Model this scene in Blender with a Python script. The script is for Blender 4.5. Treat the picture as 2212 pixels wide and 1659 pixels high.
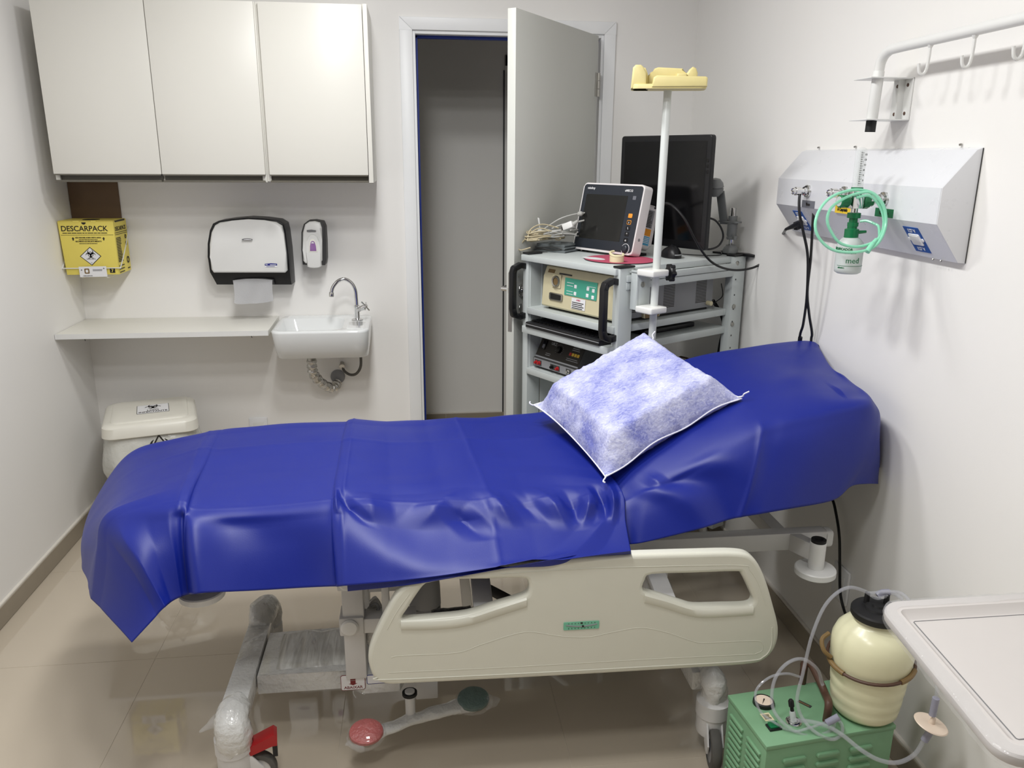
import bpy, bmesh, math, random
from mathutils import Vector, Matrix, noise
from math import pi, sin, cos, radians, sqrt, exp

# ------------------------------------------------------------------ scene, camera, light
scene = bpy.context.scene
for o in list(bpy.data.objects):
    bpy.data.objects.remove(o)
C = scene.collection
cam_data = bpy.data.cameras.new('camera')
cam = bpy.data.objects.new('camera', cam_data)
C.objects.link(cam)
cam_data.sensor_fit = 'HORIZONTAL'
cam_data.sensor_width = 36
cam_data.lens = 28.2369
cam_data.clip_start = 0.02
cam.matrix_world = Matrix((
    (0.992792, 0.026452, -0.116891, 0.0000),
    (-0.119673, 0.271264, -0.955036, 0.0000),
    (0.006446, 0.962141, 0.272474, 1.6000),
    (0, 0, 0, 1)))
scene.camera = cam
world = bpy.data.worlds.new('world')
scene.world = world
world.use_nodes = True
world.node_tree.nodes['Background'].inputs[0].default_value = (0.9, 0.95, 1.0, 1)
world.node_tree.nodes['Background'].inputs[1].default_value = 0.05
vs = scene.view_settings
vs.view_transform = 'Standard'
vs.look = 'None'
vs.gamma = 1.0
vs.use_curve_mapping = False
vs.exposure = 0.22


def area(name, loc, sx, sy, watts, col):
    d = bpy.data.lights.new(name, 'AREA')
    d.shape = 'RECTANGLE'
    d.size, d.size_y = sx, sy
    d.energy = watts
    d.color = col
    o = bpy.data.objects.new(name, d)
    C.objects.link(o)
    o.location = loc
    return o


CEIL = 2.66
WARM = (0.99, 0.995, 0.985)
for _y, _w in ((0.45, 11), (1.15, 13), (1.85, 14), (2.55, 12)):
    area('ceiling_lamp_light', (-0.15, _y, CEIL - 0.04), 0.26, 0.26, _w, WARM)

# ------------------------------------------------------------------ helpers
ANG = radians(-59.4096)
TRO = Matrix.Translation((0.70, 2.63, 0)) @ Matrix.Rotation(ANG, 4, 'Z')   # frame of the equipment trolley
ID = Matrix.Identity(4)


def s2l(c):
    return tuple(((v / 255) / 12.92 if v / 255 <= 0.04045 else ((v / 255 + 0.055) / 1.055) ** 2.4) for v in c)


def mat(name, rgb, rough=0.5, metal=0.0, var=0.06, scale=18.0, bump=0.0, bscale=60.0, trans=0.0, ior=1.45, alpha=1.0, coat=0.0, spec=0.5, rvar=0.08, sss=0.0):
    """principled material whose colour and roughness are broken up by noise"""
    m = bpy.data.materials.new(name)
    m.use_nodes = True
    nt = m.node_tree
    b = nt.nodes['Principled BSDF']
    lin = s2l(rgb)
    b.inputs['Roughness'].default_value = rough
    b.inputs['Metallic'].default_value = metal
    b.inputs['IOR'].default_value = ior
    b.inputs['Transmission Weight'].default_value = trans
    b.inputs['Alpha'].default_value = alpha
    b.inputs['Coat Weight'].default_value = coat
    b.inputs['Specular IOR Level'].default_value = spec
    tc = nt.nodes.new('ShaderNodeTexCoord')
    nz = nt.nodes.new('ShaderNodeTexNoise')
    nz.inputs['Scale'].default_value = scale
    nz.inputs['Detail'].default_value = 3
    nt.links.new(tc.outputs['Object'], nz.inputs['Vector'])
    mx = nt.nodes.new('ShaderNodeMix')
    mx.data_type = 'RGBA'
    lo = tuple(v * (1 - var) for v in lin)
    hi = tuple(min(1, v * (1 + var)) for v in lin)
    mx.inputs['A'].default_value = (*lo, 1)
    mx.inputs['B'].default_value = (*hi, 1)
    nt.links.new(nz.outputs['Fac'], mx.inputs['Factor'])
    nt.links.new(mx.outputs['Result'], b.inputs['Base Color'])
    mr = nt.nodes.new('ShaderNodeMapRange')
    mr.inputs['To Min'].default_value = max(0, rough - rvar * rough)
    mr.inputs['To Max'].default_value = min(1, rough + rvar * rough)
    nt.links.new(nz.outputs['Fac'], mr.inputs['Value'])
    nt.links.new(mr.outputs['Result'], b.inputs['Roughness'])
    if bump:
        n2 = nt.nodes.new('ShaderNodeTexNoise')
        n2.inputs['Scale'].default_value = bscale
        n2.inputs['Detail'].default_value = 4
        nt.links.new(tc.outputs['Object'], n2.inputs['Vector'])
        bp = nt.nodes.new('ShaderNodeBump')
        bp.inputs['Strength'].default_value = bump
        bp.inputs['Distance'].default_value = 0.01
        nt.links.new(n2.outputs['Fac'], bp.inputs['Height'])
        nt.links.new(bp.outputs['Normal'], b.inputs['Normal'])
    m['_bsdf'] = 1
    return m


class Thing:
    """an Empty (or the mesh itself) that stands for one thing; parts are built in frame F and kept in the root's space"""

    def __init__(s, name, label=None, cat=None, loc=(0, 0, 0), rz=0.0, group=None, kind=None, frame=ID, bm=None, m=None, ang=35):
        if frame is not ID:
            loc = frame @ Vector(loc)
            rz = rz + ANG
        s.R = Matrix.Translation(loc) @ Matrix.Rotation(rz, 4, 'Z')
        s.F = frame
        if bm is None:
            s.o = bpy.data.objects.new(name, None)
            s.o.empty_display_size = 0.05
            C.objects.link(s.o)
        else:
            s.o = link_mesh(name, bm, m, s.R.inverted() @ s.F, ang)
        s.o.matrix_world = s.R
        if label: s.o['label'] = label
        if cat: s.o['category'] = cat
        if group: s.o['group'] = group
        if kind: s.o['kind'] = kind

    def part(s, name, bm, m, parent=None, ang=35, label=None, frame=None, kind=None):
        o = link_mesh(name, bm, m, s.R.inverted() @ (frame or s.F), ang)
        o.parent = parent or s.o
        if 'print' in name or name.endswith('marks'): kind = kind or 'stuff'
        if label: o['label'] = label
        if kind: o['kind'] = kind
        return o


def link_mesh(name, bm, m, X, ang=35):
    me = bpy.data.meshes.new(name)
    bm.to_mesh(me)
    bm.free()
    me.transform(X)
    for mm in (m if isinstance(m, (list, tuple)) else [m]):
        me.materials.append(mm)
    for p in me.polygons:
        p.use_smooth = True
    me.set_sharp_from_angle(angle=radians(ang))
    me.update()
    o = bpy.data.objects.new(name, me)
    C.objects.link(o)
    return o


def NB():
    return bmesh.new()


def box(bm, lo, hi, bev=0.0, M=None, seg=2, mi=0):
    lo = Vector(lo); hi = Vector(hi)
    for i in range(3):
        if lo[i] > hi[i]: lo[i], hi[i] = hi[i], lo[i]
    vs_ = [bm.verts.new((lo.x if i & 1 == 0 else hi.x, lo.y if i & 2 == 0 else hi.y, lo.z if i & 4 == 0 else hi.z)) for i in range(8)]
    fs = [bm.faces.new([vs_[k] for k in q]) for q in ((0, 2, 3, 1), (4, 5, 7, 6), (0, 1, 5, 4), (2, 6, 7, 3), (0, 4, 6, 2), (1, 3, 7, 5))]
    for f in fs: f.material_index = mi
    if bev > 0:
        es = {e for f in fs for e in f.edges}
        r = bmesh.ops.bevel(bm, geom=list(es), offset=bev, segments=seg, affect='EDGES', profile=0.5)
        vv = set(vs_) | set(r['verts'])
        vv = [v for v in vv if v.is_valid]
        for f in r['faces']: f.material_index = mi
        allv = set(v for f in r['faces'] for v in f.verts) | set(v for f in fs if f.is_valid for v in f.verts)
        vs_ = list(allv)
    if M is not None:
        for v in vs_: v.co = M @ v.co
    return bm


def basis(d):
    d = Vector(d).normalized()
    a = Vector((0, 0, 1)) if abs(d.z) < 0.9 else Vector((1, 0, 0))
    u = d.cross(a).normalized()
    w = d.cross(u).normalized()
    return u, w, d


def cyl(bm, p0, p1, r0, r1=None, n=20, bev=0.0, mi=0):
    p0 = Vector(p0); p1 = Vector(p1)
    r1 = r0 if r1 is None else r1
    L = (p1 - p0).length
    prof = [(r0, 0), (r1, L)] if not bev else [(r0 - bev, 0), (r0 - bev * .3, bev * .3), (r0, bev), (r1, L - bev), (r1 - bev * .3, L - bev * .3), (r1 - bev, L)]
    return lathe(bm, prof, p0, p1 - p0, n, mi=mi)


def lathe(bm, prof, o, axis, n=24, caps=True, mi=0, sx=1.0):
    u, w, d = basis(axis)
    o = Vector(o)
    rings = []
    for r, h in prof:
        if r < 1e-6:
            rings.append([bm.verts.new(o + d * h)])
        else:
            rings.append([bm.verts.new(o + d * h + u * (r * sx * cos(2 * pi * k / n)) + w * (r * sin(2 * pi * k / n))) for k in range(n)])
    for a, b in zip(rings, rings[1:]):
        if len(a) == 1 and len(b) == 1: continue
        for k in range(n):
            k2 = (k + 1) % n
            if len(a) == 1: f = bm.faces.new((a[0], b[k2], b[k]))
            elif len(b) == 1: f = bm.faces.new((a[k], a[k2], b[0]))
            else: f = bm.faces.new((a[k], a[k2], b[k2], b[k]))
            f.material_index = mi
    if caps:
        if len(rings[0]) > 1: bm.faces.new(list(reversed(rings[0]))).material_index = mi
        if len(rings[-1]) > 1: bm.faces.new(rings[-1]).material_index = mi
    return bm


def spline(pts, n=8, closed=False):
    P = [Vector(p) for p in pts]
    out = []
    N = len(P)
    rng = range(N if closed else N - 1)
    for i in rng:
        if closed:
            a, b, c, d = P[(i - 1) % N], P[i], P[(i + 1) % N], P[(i + 2) % N]
        else:
            b, c = P[i], P[i + 1]
            a = P[i - 1] if i > 0 else b * 2 - c
            d = P[i + 2] if i + 2 < N else c * 2 - b
        for k in range(n):
            t = k / n
            out.append(0.5 * ((2 * b) + (c - a) * t + (2 * a - 5 * b + 4 * c - d) * t * t + (3 * b - a - 3 * c + d) * t ** 3))
    if not closed: out.append(P[-1])
    return out


def tube(bm, pts, r, n=8, closed=False, mi=0, caps=True):
    P = [Vector(p) for p in pts]
    N = len(P)
    u = None
    rings = []
    for i in range(N):
        if closed: t = P[(i + 1) % N] - P[(i - 1) % N]
        else: t = P[min(i + 1, N - 1)] - P[max(i - 1, 0)]
        t.normalize()
        if u is None: u = basis(t)[0]
        u = (u - t * u.dot(t)).normalized()
        w = t.cross(u)
        rr = r[i] if isinstance(r, (list, tuple)) else r
        rings.append([bm.verts.new(P[i] + u * (rr * cos(2 * pi * k / n)) + w * (rr * sin(2 * pi * k / n))) for k in range(n)])
    for i in range(N if closed else N - 1):
        a, b = rings[i], rings[(i + 1) % N]
        for k in range(n):
            bm.faces.new((a[k], a[(k + 1) % n], b[(k + 1) % n], b[k])).material_index = mi
    if caps and not closed:
        bm.faces.new(list(reversed(rings[0]))).material_index = mi
        bm.faces.new(rings[-1]).material_index = mi
    return bm


def rrect(x0, y0, x1, y1, r, n=5):
    out = []
    for cx, cy, a0 in ((x1 - r, y1 - r, 0), (x0 + r, y1 - r, 90), (x0 + r, y0 + r, 180), (x1 - r, y0 + r, 270)):
        for k in range(n + 1):
            a = radians(a0 + 90 * k / n)
            out.append((cx + r * cos(a), cy + r * sin(a)))
    return out


def prism(bm, outline, fn, d0, d1, bev=0.0, mi=0, seg=2):
    """outline: 2-D polygon; fn(u, v, d) gives the point; extruded d0..d1, the d1 rim bevelled"""
    a = [bm.verts.new(fn(u, v, d0)) for u, v in outline]
    b = [bm.verts.new(fn(u, v, d1)) for u, v in outline]
    n = len(a)
    fs = [bm.faces.new(list(reversed(a)))]
    top = bm.faces.new(b)
    fs.append(top)
    for k in range(n):
        fs.append(bm.faces.new((a[k], a[(k + 1) % n], b[(k + 1) % n], b[k])))
    for f in fs: f.material_index = mi
    if bev > 0:
        r = bmesh.ops.bevel(bm, geom=list(top.edges), offset=bev, segments=seg, affect='EDGES', profile=0.5)
        for f in r['faces']: f.material_index = mi
    bmesh.ops.recalc_face_normals(bm, faces=[f for f in bm.faces])
    return bm


def quad(bm, pts, mi=0):
    bm.faces.new([bm.verts.new(p) for p in pts]).material_index = mi
    return bm


def frame_of(o, u, v):
    """matrix with x along u, y along v, z outward"""
    u = Vector(u).normalized(); v = Vector(v)
    w = u.cross(v).normalized(); v = w.cross(u)
    return Matrix(((u.x, v.x, w.x, o[0]), (u.y, v.y, w.y, o[1]), (u.z, v.z, w.z, o[2]), (0, 0, 0, 1)))


def text_bm(s, size, M, bold=0.0, sx=1.0, align='LEFT', ext=0.0004):
    cu = bpy.data.curves.new('lettering', 'FONT')
    cu.body = s
    cu.size = size
    cu.offset = bold * size
    cu.extrude = ext
    cu.resolution_u = 3
    cu.align_x = align
    o = bpy.data.objects.new('lettering_tmp', cu)
    C.objects.link(o)
    dg = bpy.context.evaluated_depsgraph_get()
    me = bpy.data.meshes.new_from_object(o.evaluated_get(dg))
    bm = NB()
    bm.from_mesh(me)
    for v in bm.verts:
        v.co = M @ Vector((v.co.x * sx, v.co.y, v.co.z))
    bpy.data.objects.remove(o)
    bpy.data.curves.remove(cu)
    bpy.data.meshes.remove(me)
    return bm


def merge(bm, other):
    me = bpy.data.meshes.new('tmp')
    other.to_mesh(me)
    other.free()
    bm.from_mesh(me)
    bpy.data.meshes.remove(me)
    return bm


def rect_print(bm, M, x0, y0, x1, y1, d=0.0006, mi=0):
    return prism(bm, [(x0, y0), (x1, y0), (x1, y1), (x0, y1)], lambda u, v, w: M @ Vector((u, v, w)), -0.0002, d, mi=mi)


def arc_band(bm, M, cx, cy, r0, r1, a0, a1, n=18, taper=0.0, d=0.0008):
    lo, hi = [], []
    for k in range(n + 1):
        t = k / n
        a = radians(a0 + (a1 - a0) * t)
        w = 1 - taper * abs(2 * t - 1) ** 2
        rm = (r0 + r1) / 2
        h = (r1 - r0) / 2 * w
        lo.append(bm.verts.new(M @ Vector((cx + (rm - h) * cos(a), cy + (rm - h) * sin(a), d))))
        hi.append(bm.verts.new(M @ Vector((cx + (rm + h) * cos(a), cy + (rm + h) * sin(a), d))))
    for k in range(n):
        bm.faces.new((lo[k], hi[k], hi[k + 1], lo[k + 1]))
    return bm


def biohazard(bm, M, cx, cy, s, d=0.0008):
    for k in range(3):
        a = 90 + 120 * k
        ox = cx + 0.30 * s * cos(radians(a)); oy = cy + 0.30 * s * sin(radians(a))
        arc_band(bm, M, ox, oy, 0.21 * s, 0.36 * s, a + 38, a + 322, taper=0.85, d=d)
    arc_band(bm, M, cx, cy, 0.24 * s, 0.31 * s, 0, 360, n=30, d=d)
    arc_band(bm, M, cx, cy, 0.0, 0.07 * s, 0, 360, n=12, d=d)
    return bm


def lines_print(bm, M, x0, y0, x1, y1, rows, seed=1, th=0.45, d=0.0007):
    """rows of tiny unreadable print"""
    rnd = random.Random(seed)
    h = (y1 - y0) / rows
    for k in range(rows):
        x = x0
        y = y1 - (k + 1) * h
        end = x1 - rnd.random() * 0.2 * (x1 - x0)
        while x < end:
            w = min(end - x, (0.04 + 0.1 * rnd.random()) * (x1 - x0))
            prism(bm, [(x, y), (x + w, y), (x + w, y + h * th), (x, y + h * th)], lambda u, v, q: M @ Vector((u, v, q)), d * .5, d)
            x += w + 0.012 * (x1 - x0)
    return bm


# ------------------------------------------------------------------ materials
M_wall = mat('painted_wall', (241, 239, 236), 0.55, var=0.012, scale=3, bump=0.02, bscale=250)
M_frontwall = mat('darkened_unseen_wall', (92, 82, 74), 0.5, var=0.1)  # unseen wall, finish made up dark so the blue sheets mirror less light
M_ceil = mat('ceiling_paint', (244, 243, 241), 0.7, var=0.01, scale=3)
M_tile = mat('polished_porcelain', (196, 184, 166), 0.035, var=0.03, scale=5, spec=0.9)
M_grout = mat('grout', (200, 190, 174), 0.8)
M_base = mat('skirting_tile', (150, 140, 124), 0.25, var=0.05)
M_mortar = mat('skirting_mortar', (222, 216, 206), 0.8)
M_cab = mat('white_laminate', (232, 230, 222), 0.33, var=0.01, scale=4)
M_cabshade = mat('cabinet_profile_shade', (104, 100, 90), 0.35, var=0.03)  # darkened colour stands for the shadow inside the grip channel
M_white = mat('white_enamel', (228, 228, 226), 0.3, var=0.02)
M_casing = mat('door_casing_white', (240, 241, 242), 0.4, var=0.015)
M_leaf = mat('door_leaf_laminate', (206, 207, 201), 0.42, var=0.012)
M_blue = mat('blue_masking_tape', (28, 52, 138), 0.5)
M_chrome = mat('chrome', (215, 215, 215), 0.08, metal=1.0, var=0.02)
M_steel = mat('brushed_steel', (170, 168, 162), 0.32, metal=1.0, var=0.06, scale=60)
M_black = mat('black_plastic', (20, 20, 23), 0.38, var=0.1)
M_blackgloss = mat('black_gloss', (9, 9, 11), 0.16, var=0.1)
M_rubber = mat('black_rubber', (24, 24, 25), 0.6, var=0.15)
M_greyrub = mat('grey_rubber', (92, 90, 86), 0.7, var=0.25, scale=40)
M_ceramic = mat('white_ceramic', (233, 235, 235), 0.07, var=0.01, coat=0.3)
M_yellow = mat('yellow_card', (233, 215, 104), 0.5, var=0.03)
M_ink = mat('black_ink', (34, 30, 26), 0.6)
M_label = mat('white_label', (234, 234, 236), 0.45, var=0.01)
M_brown = mat('brown_board', (108, 86, 66), 0.6, var=0.08)
M_paper = mat('paper_towel', (232, 232, 234), 0.9, var=0.02, bump=0.15, bscale=300)
M_graytxt = mat('grey_print', (120, 120, 122), 0.5)
M_sblue = mat('blue_print', (38, 44, 130), 0.5)
M_purple = mat('violet_soap', (150, 110, 165), 0.15, var=0.2)
M_bin = mat('bin_plastic', (226, 223, 212), 0.3, var=0.02)
M_bedwhite = mat('bed_enamel', (214, 213, 212), 0.35, var=0.03)
M_rail = mat('siderail_abs', (216, 215, 202), 0.33, var=0.02, bump=0.015, bscale=400)
M_bump = mat('bumper_white', (230, 230, 228), 0.4)
M_matt = mat('mattress_vinyl', (30, 40, 90), 0.5)
M_trolley = mat('trolley_paint', (197, 203, 202), 0.38, var=0.03)
M_boxgrey = mat('equipment_grey', (142, 143, 146), 0.45, var=0.03)
M_boxdark = mat('equipment_dark', (62, 62, 62), 0.5, var=0.06)
M_cream = mat('cream_panel', (206, 197, 163), 0.4, var=0.03)
M_teal = mat('teal_panel', (70, 165, 140), 0.35, var=0.03)
M_monwhite = mat('monitor_shell', (228, 224, 224), 0.35, var=0.015)
M_monblack = mat('monitor_bezel', (44, 48, 56), 0.28, var=0.05)
M_screen = mat('monitor_glass', (34, 34, 33), 0.06, var=0.05)
M_orange = mat('orange_key', (236, 158, 58), 0.4)
M_pole = mat('pole_enamel', (212, 216, 214), 0.33, var=0.02)
M_nylon = mat('white_nylon', (236, 236, 232), 0.35, var=0.02)
M_yplast = mat('pale_yellow_plastic', (228, 214, 152), 0.38, var=0.06, scale=30)
M_cableg = mat('grey_cable', (176, 176, 172), 0.45, var=0.08)
M_cableb = mat('beige_cable', (190, 178, 148), 0.45, var=0.08)
M_cuff = mat('grey_cuff', (104, 110, 112), 0.7, var=0.12, bump=0.1, bscale=300)
M_tape = mat('cream_tape', (226, 216, 178), 0.5, var=0.05)
M_pink = mat('pink_pad', (186, 78, 104), 0.7, var=0.12, scale=12)
M_armgrey = mat('arm_grey', (128, 130, 130), 0.4, var=0.05)
M_red = mat('red_plastic', (170, 30, 34), 0.35, var=0.08)
M_gas = mat('console_white', (226, 227, 231), 0.28, var=0.012)
M_greenp = mat('oxygen_green', (20, 112, 68), 0.35, var=0.06)
M_bottle = mat('frosted_bottle', (226, 232, 230), 0.35, var=0.02, trans=0.35, ior=1.35)
M_clear = mat('clear_plastic', (236, 240, 240), 0.06, var=0.01, alpha=0.28)
M_gtube = mat('green_tubing', (160, 240, 205), 0.16, var=0.03, alpha=0.8)
M_ctube = mat('clear_tubing', (196, 198, 206), 0.08, var=0.02, alpha=0.30, spec=1.0)
M_ctube2 = mat('smoky_connector', (160, 160, 178), 0.2, var=0.03, alpha=0.75)
M_gmach = mat('green_enamel', (122, 164, 128), 0.42, var=0.07, scale=14)
M_jar = mat('cream_jar', (228, 225, 190), 0.25, var=0.03, scale=9)
M_strap = mat('brown_rubber', (84, 60, 48), 0.5, var=0.15)
M_tan = mat('tan_sleeve', (126, 102, 64), 0.5, var=0.1)
M_filter = mat('filter_disc', (232, 214, 196), 0.4, var=0.04)
M_foilpipe = mat('foil_wrap', (206, 204, 200), 0.16, metal=1.0, var=0.12, scale=90, bump=0.9, bscale=55)
M_wrap = mat('film_wrapped_white', (214, 214, 212), 0.14, var=0.08, scale=30, bump=0.55, bscale=70, coat=0.6)
M_film = mat('clear_film', (225, 225, 226), 0.07, var=0.03, alpha=0.22, bump=0.45, bscale=40, spec=1.0)
M_bag = mat('bin_bag_film', (232, 232, 226), 0.18, var=0.04, alpha=0.62, bump=0.6, bscale=30, spec=0.8)
M_redwrap = mat('red_under_film', (186, 104, 102), 0.3, var=0.12, scale=60, bump=0.5, bscale=90, coat=0.6)
M_grnwrap = mat('green_under_film', (104, 124, 120), 0.3, var=0.18, scale=60, bump=0.5, bscale=90, coat=0.6)
M_foam = mat('foam_grip_under_film', (46, 46, 48), 0.2, var=0.3, scale=120, bump=0.8, bscale=160, coat=0.5)
M_green_lbl = mat('angle_label_green', (120, 190, 160), 0.4)
M_traytop = mat('tray_white', (204, 199, 196), 0.35, var=0.015)
M_yellowlbl = mat('yellow_label', (232, 196, 52), 0.45)
M_bluelbl = mat('blue_label', (28, 82, 160), 0.4, var=0.04)
M_greylbl = mat('grey_label', (110, 112, 120), 0.45)
M_dred = mat('dark_red_ink', (122, 36, 40), 0.5)
M_lbluelbl = mat('light_blue_label', (88, 168, 206), 0.45, var=0.2, scale=40)
M_key_y = mat('yellow_led', (214, 176, 56), 0.4)
M_hall = mat('corridor_wall', (236, 234, 230), 0.6, var=0.012, scale=3)


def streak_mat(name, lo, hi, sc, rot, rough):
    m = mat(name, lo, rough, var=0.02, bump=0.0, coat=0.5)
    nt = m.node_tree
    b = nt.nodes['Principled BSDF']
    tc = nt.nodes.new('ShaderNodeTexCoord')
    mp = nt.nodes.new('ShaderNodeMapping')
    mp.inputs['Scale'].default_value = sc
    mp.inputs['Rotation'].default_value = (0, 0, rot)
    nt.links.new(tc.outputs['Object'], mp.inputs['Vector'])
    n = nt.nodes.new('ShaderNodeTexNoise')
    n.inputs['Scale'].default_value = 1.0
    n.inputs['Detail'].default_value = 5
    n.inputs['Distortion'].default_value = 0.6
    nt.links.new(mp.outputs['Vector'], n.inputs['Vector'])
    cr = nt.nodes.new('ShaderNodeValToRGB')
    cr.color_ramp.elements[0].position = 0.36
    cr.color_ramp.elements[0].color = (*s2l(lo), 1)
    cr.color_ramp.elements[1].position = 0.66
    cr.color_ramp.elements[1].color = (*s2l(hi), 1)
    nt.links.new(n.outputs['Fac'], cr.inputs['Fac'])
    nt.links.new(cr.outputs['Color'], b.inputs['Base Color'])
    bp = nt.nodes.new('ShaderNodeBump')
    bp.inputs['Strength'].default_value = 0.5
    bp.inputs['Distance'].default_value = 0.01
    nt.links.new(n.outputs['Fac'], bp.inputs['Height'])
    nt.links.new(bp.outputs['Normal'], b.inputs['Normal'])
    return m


M_streak = streak_mat('stretched_film', (186, 184, 178), (232, 232, 228), (46, 6, 20), 0.25, 0.2)  # pale streaks in the colour stand for reflections on the film


def sheet_mat():
    m = mat('blue_plastic_sheet', (13, 32, 130), 0.44, var=0.05, scale=7, bump=0.035, bscale=420, spec=0.5, rvar=0.12)
    return m


M_sheet = sheet_mat()


def pillow_mat():
    m = mat('nonwoven_cover', (176, 180, 224), 0.75, var=0.02, bump=0.25, bscale=140)
    nt = m.node_tree
    b = nt.nodes['Principled BSDF']
    tc = nt.nodes.new('ShaderNodeTexCoord')
    mp = nt.nodes.new('ShaderNodeMapping')
    mp.inputs['Scale'].default_value = (40, 95, 45)
    mp.inputs['Rotation'].default_value = (0, 0, 0.5)
    nt.links.new(tc.outputs['Object'], mp.inputs['Vector'])
    n1 = nt.nodes.new('ShaderNodeTexNoise')
    n1.inputs['Scale'].default_value = 1.6
    n1.inputs['Detail'].default_value = 6
    n1.inputs['Roughness'].default_value = 0.7
    n1.inputs['Distortion'].default_value = 1.2
    nt.links.new(mp.outputs['Vector'], n1.inputs['Vector'])
    n2 = nt.nodes.new('ShaderNodeTexNoise')
    n2.inputs['Scale'].default_value = 11
    n2.inputs['Detail'].default_value = 3
    nt.links.new(tc.outputs['Object'], n2.inputs['Vector'])
    ad = nt.nodes.new('ShaderNodeMath'); ad.operation = 'ADD'
    nt.links.new(n1.outputs['Fac'], ad.inputs[0]); nt.links.new(n2.outputs['Fac'], ad.inputs[1])
    cr = nt.nodes.new('ShaderNodeValToRGB')
    cr.color_ramp.elements[0].position = 0.36 * 2 / 2
    cr.color_ramp.elements[0].color = (*s2l((118, 124, 192)), 1)
    cr.color_ramp.elements[1].position = 0.62
    cr.color_ramp.elements[1].color = (*s2l((212, 214, 238)), 1)
    hv = nt.nodes.new('ShaderNodeMath'); hv.operation = 'MULTIPLY'; hv.inputs[1].default_value = 0.5
    nt.links.new(ad.outputs[0], hv.inputs[0])
    nt.links.new(hv.outputs[0], cr.inputs['Fac'])
    nt.links.new(cr.outputs['Color'], b.inputs['Base Color'])
    return m


M_pillow = pillow_mat()
M_hem = mat('nonwoven_hem', (240, 240, 248), 0.8, var=0.03)

# ------------------------------------------------------------------ room shell
LX, RX, BY, NY = -1.476, 1.287, 3.77, -1.7
DX0, DX1, DZ = 0.018, 0.862, 2.122        # clear door opening


def struct(name, bm, m, ang=35, label=None):
    o = link_mesh(name, bm, m, ID, ang)
    o['kind'] = 'structure'
    if label: o['label'] = label
    return o


b = NB(); box(b, (LX - .1, NY, -0.2), (RX + .1, 4.85, -0.0008))
floor = struct('floor', b, M_grout, label='polished beige porcelain floor with thin pale joints')
TS, X0, Y0 = 0.636, 0.391, 1.787
tile_bm_cache = {}
for i in range(-4, 3):
    for j in range(-6, 6):
        x0, y0 = X0 + i * TS, Y0 + j * TS
        lo = (max(x0, LX) + .001, max(y0, NY) + .001); hi = (min(x0 + TS, RX) - .001, min(y0 + TS, 4.73) - .001)
        if hi[0] - lo[0] < .02 or hi[1] - lo[1] < .02: continue
        b = NB(); box(b, (*lo, -.004), (*hi, 0.0), bev=0.0)
        o = link_mesh('tile', b, M_tile, ID, 20)
        o.parent = floor

b = NB()
box(b, (LX - .12, NY, 0), (LX, BY + .12, CEIL))
wall_left = struct('wall_left', b, M_wall)
b = NB()
box(b, (RX, NY, 0), (RX + .12, BY + .12, CEIL))
wall_right = struct('wall_right', b, M_wall)
b = NB()
box(b, (LX, BY, 0), (DX0 - .012, BY + .12, CEIL))
box(b, (DX1 + .012, BY, 0), (RX, BY + .12, CEIL))
box(b, (DX0 - .012, BY, DZ + .012), (DX1 + .012, BY + .12, CEIL))
wall_back = struct('wall_back', b, M_wall)
b = NB(); box(b, (LX - .12, NY - .1, 0), (RX + .12, NY, CEIL))
wall_front = struct('wall_front', b, M_frontwall)
b = NB(); box(b, (LX - .12, NY - .1, CEIL), (RX + .12, BY + .12, CEIL + .1))
ceiling = struct('ceiling', b, M_ceil)
# corridor behind the door
b = NB(); box(b, (LX, 4.735, 0), (RX, 4.85, CEIL))
hw = struct('wall_corridor', b, M_hall)
b = NB(); box(b, (LX - .1, BY + .12, 0), (LX, 4.735, CEIL)); struct('wall_corridor_left', b, M_hall)
b = NB(); box(b, (RX, BY + .12, 0), (RX + .1, 4.735, CEIL)); struct('wall_corridor_right', b, M_hall)
b = NB(); box(b, (LX, BY + .12, CEIL), (RX, 4.85, CEIL + .1)); struct('ceiling_corridor', b, M_ceil)
# baseboards: mortar strip with tile pieces set on it
def baseboard(name, p0, p1, nrm, cuts, h=0.072):
    p0 = Vector(p0); p1 = Vector(p1); nrm = Vector(nrm)
    L = (p1 - p0).length
    d = (p1 - p0) / L
    def pc(bm, s0, s1, z0, z1, t0, t1, bev):
        M = Matrix(((d.x, nrm.x, 0, p0.x), (d.y, nrm.y, 0, p0.y), (0, 0, 1, 0), (0, 0, 0, 1)))
        box(bm, (s0, t0, z0), (s1, t1, z1), bev=bev, M=M, seg=1)
        bmesh.ops.recalc_face_normals(bm, faces=bm.faces[:])
    b = NB(); pc(b, 0, L, 0, h + .008, -.002, .009, .002)
    root = struct(name, b, M_mortar)
    st = [0] + cuts + [L]
    for a, c in zip(st, st[1:]):
        b = NB(); pc(b, a + .001, c - .001, 0.003, h, .0, .0125, .0008)
        o = link_mesh('tile', b, M_base, ID, 20); o.parent = root
baseboard('baseboard_left', (LX, NY, 0), (LX, BY, 0), (1, 0, 0), [0.72, 1.32, 1.92, 2.52, 3.12, 3.72, 4.32])
baseboard('baseboard_right', (RX, BY, 0), (RX, NY, 0), (-1, 0, 0), [0.6, 1.2, 1.8, 2.4, 3.0, 3.6, 4.2])
baseboard('baseboard_back', (LX, BY, 0), (-.04, BY, 0), (0, -1, 0), [.6, 1.2])
baseboard('baseboard_back_right', (0.92, BY, 0), (RX, BY, 0), (0, -1, 0), [.2])
baseboard('baseboard_corridor', (LX, 4.735, 0), (0.53, 4.735, 0), (0, -1, 0), [.6, 1.2, 1.645])

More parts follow.
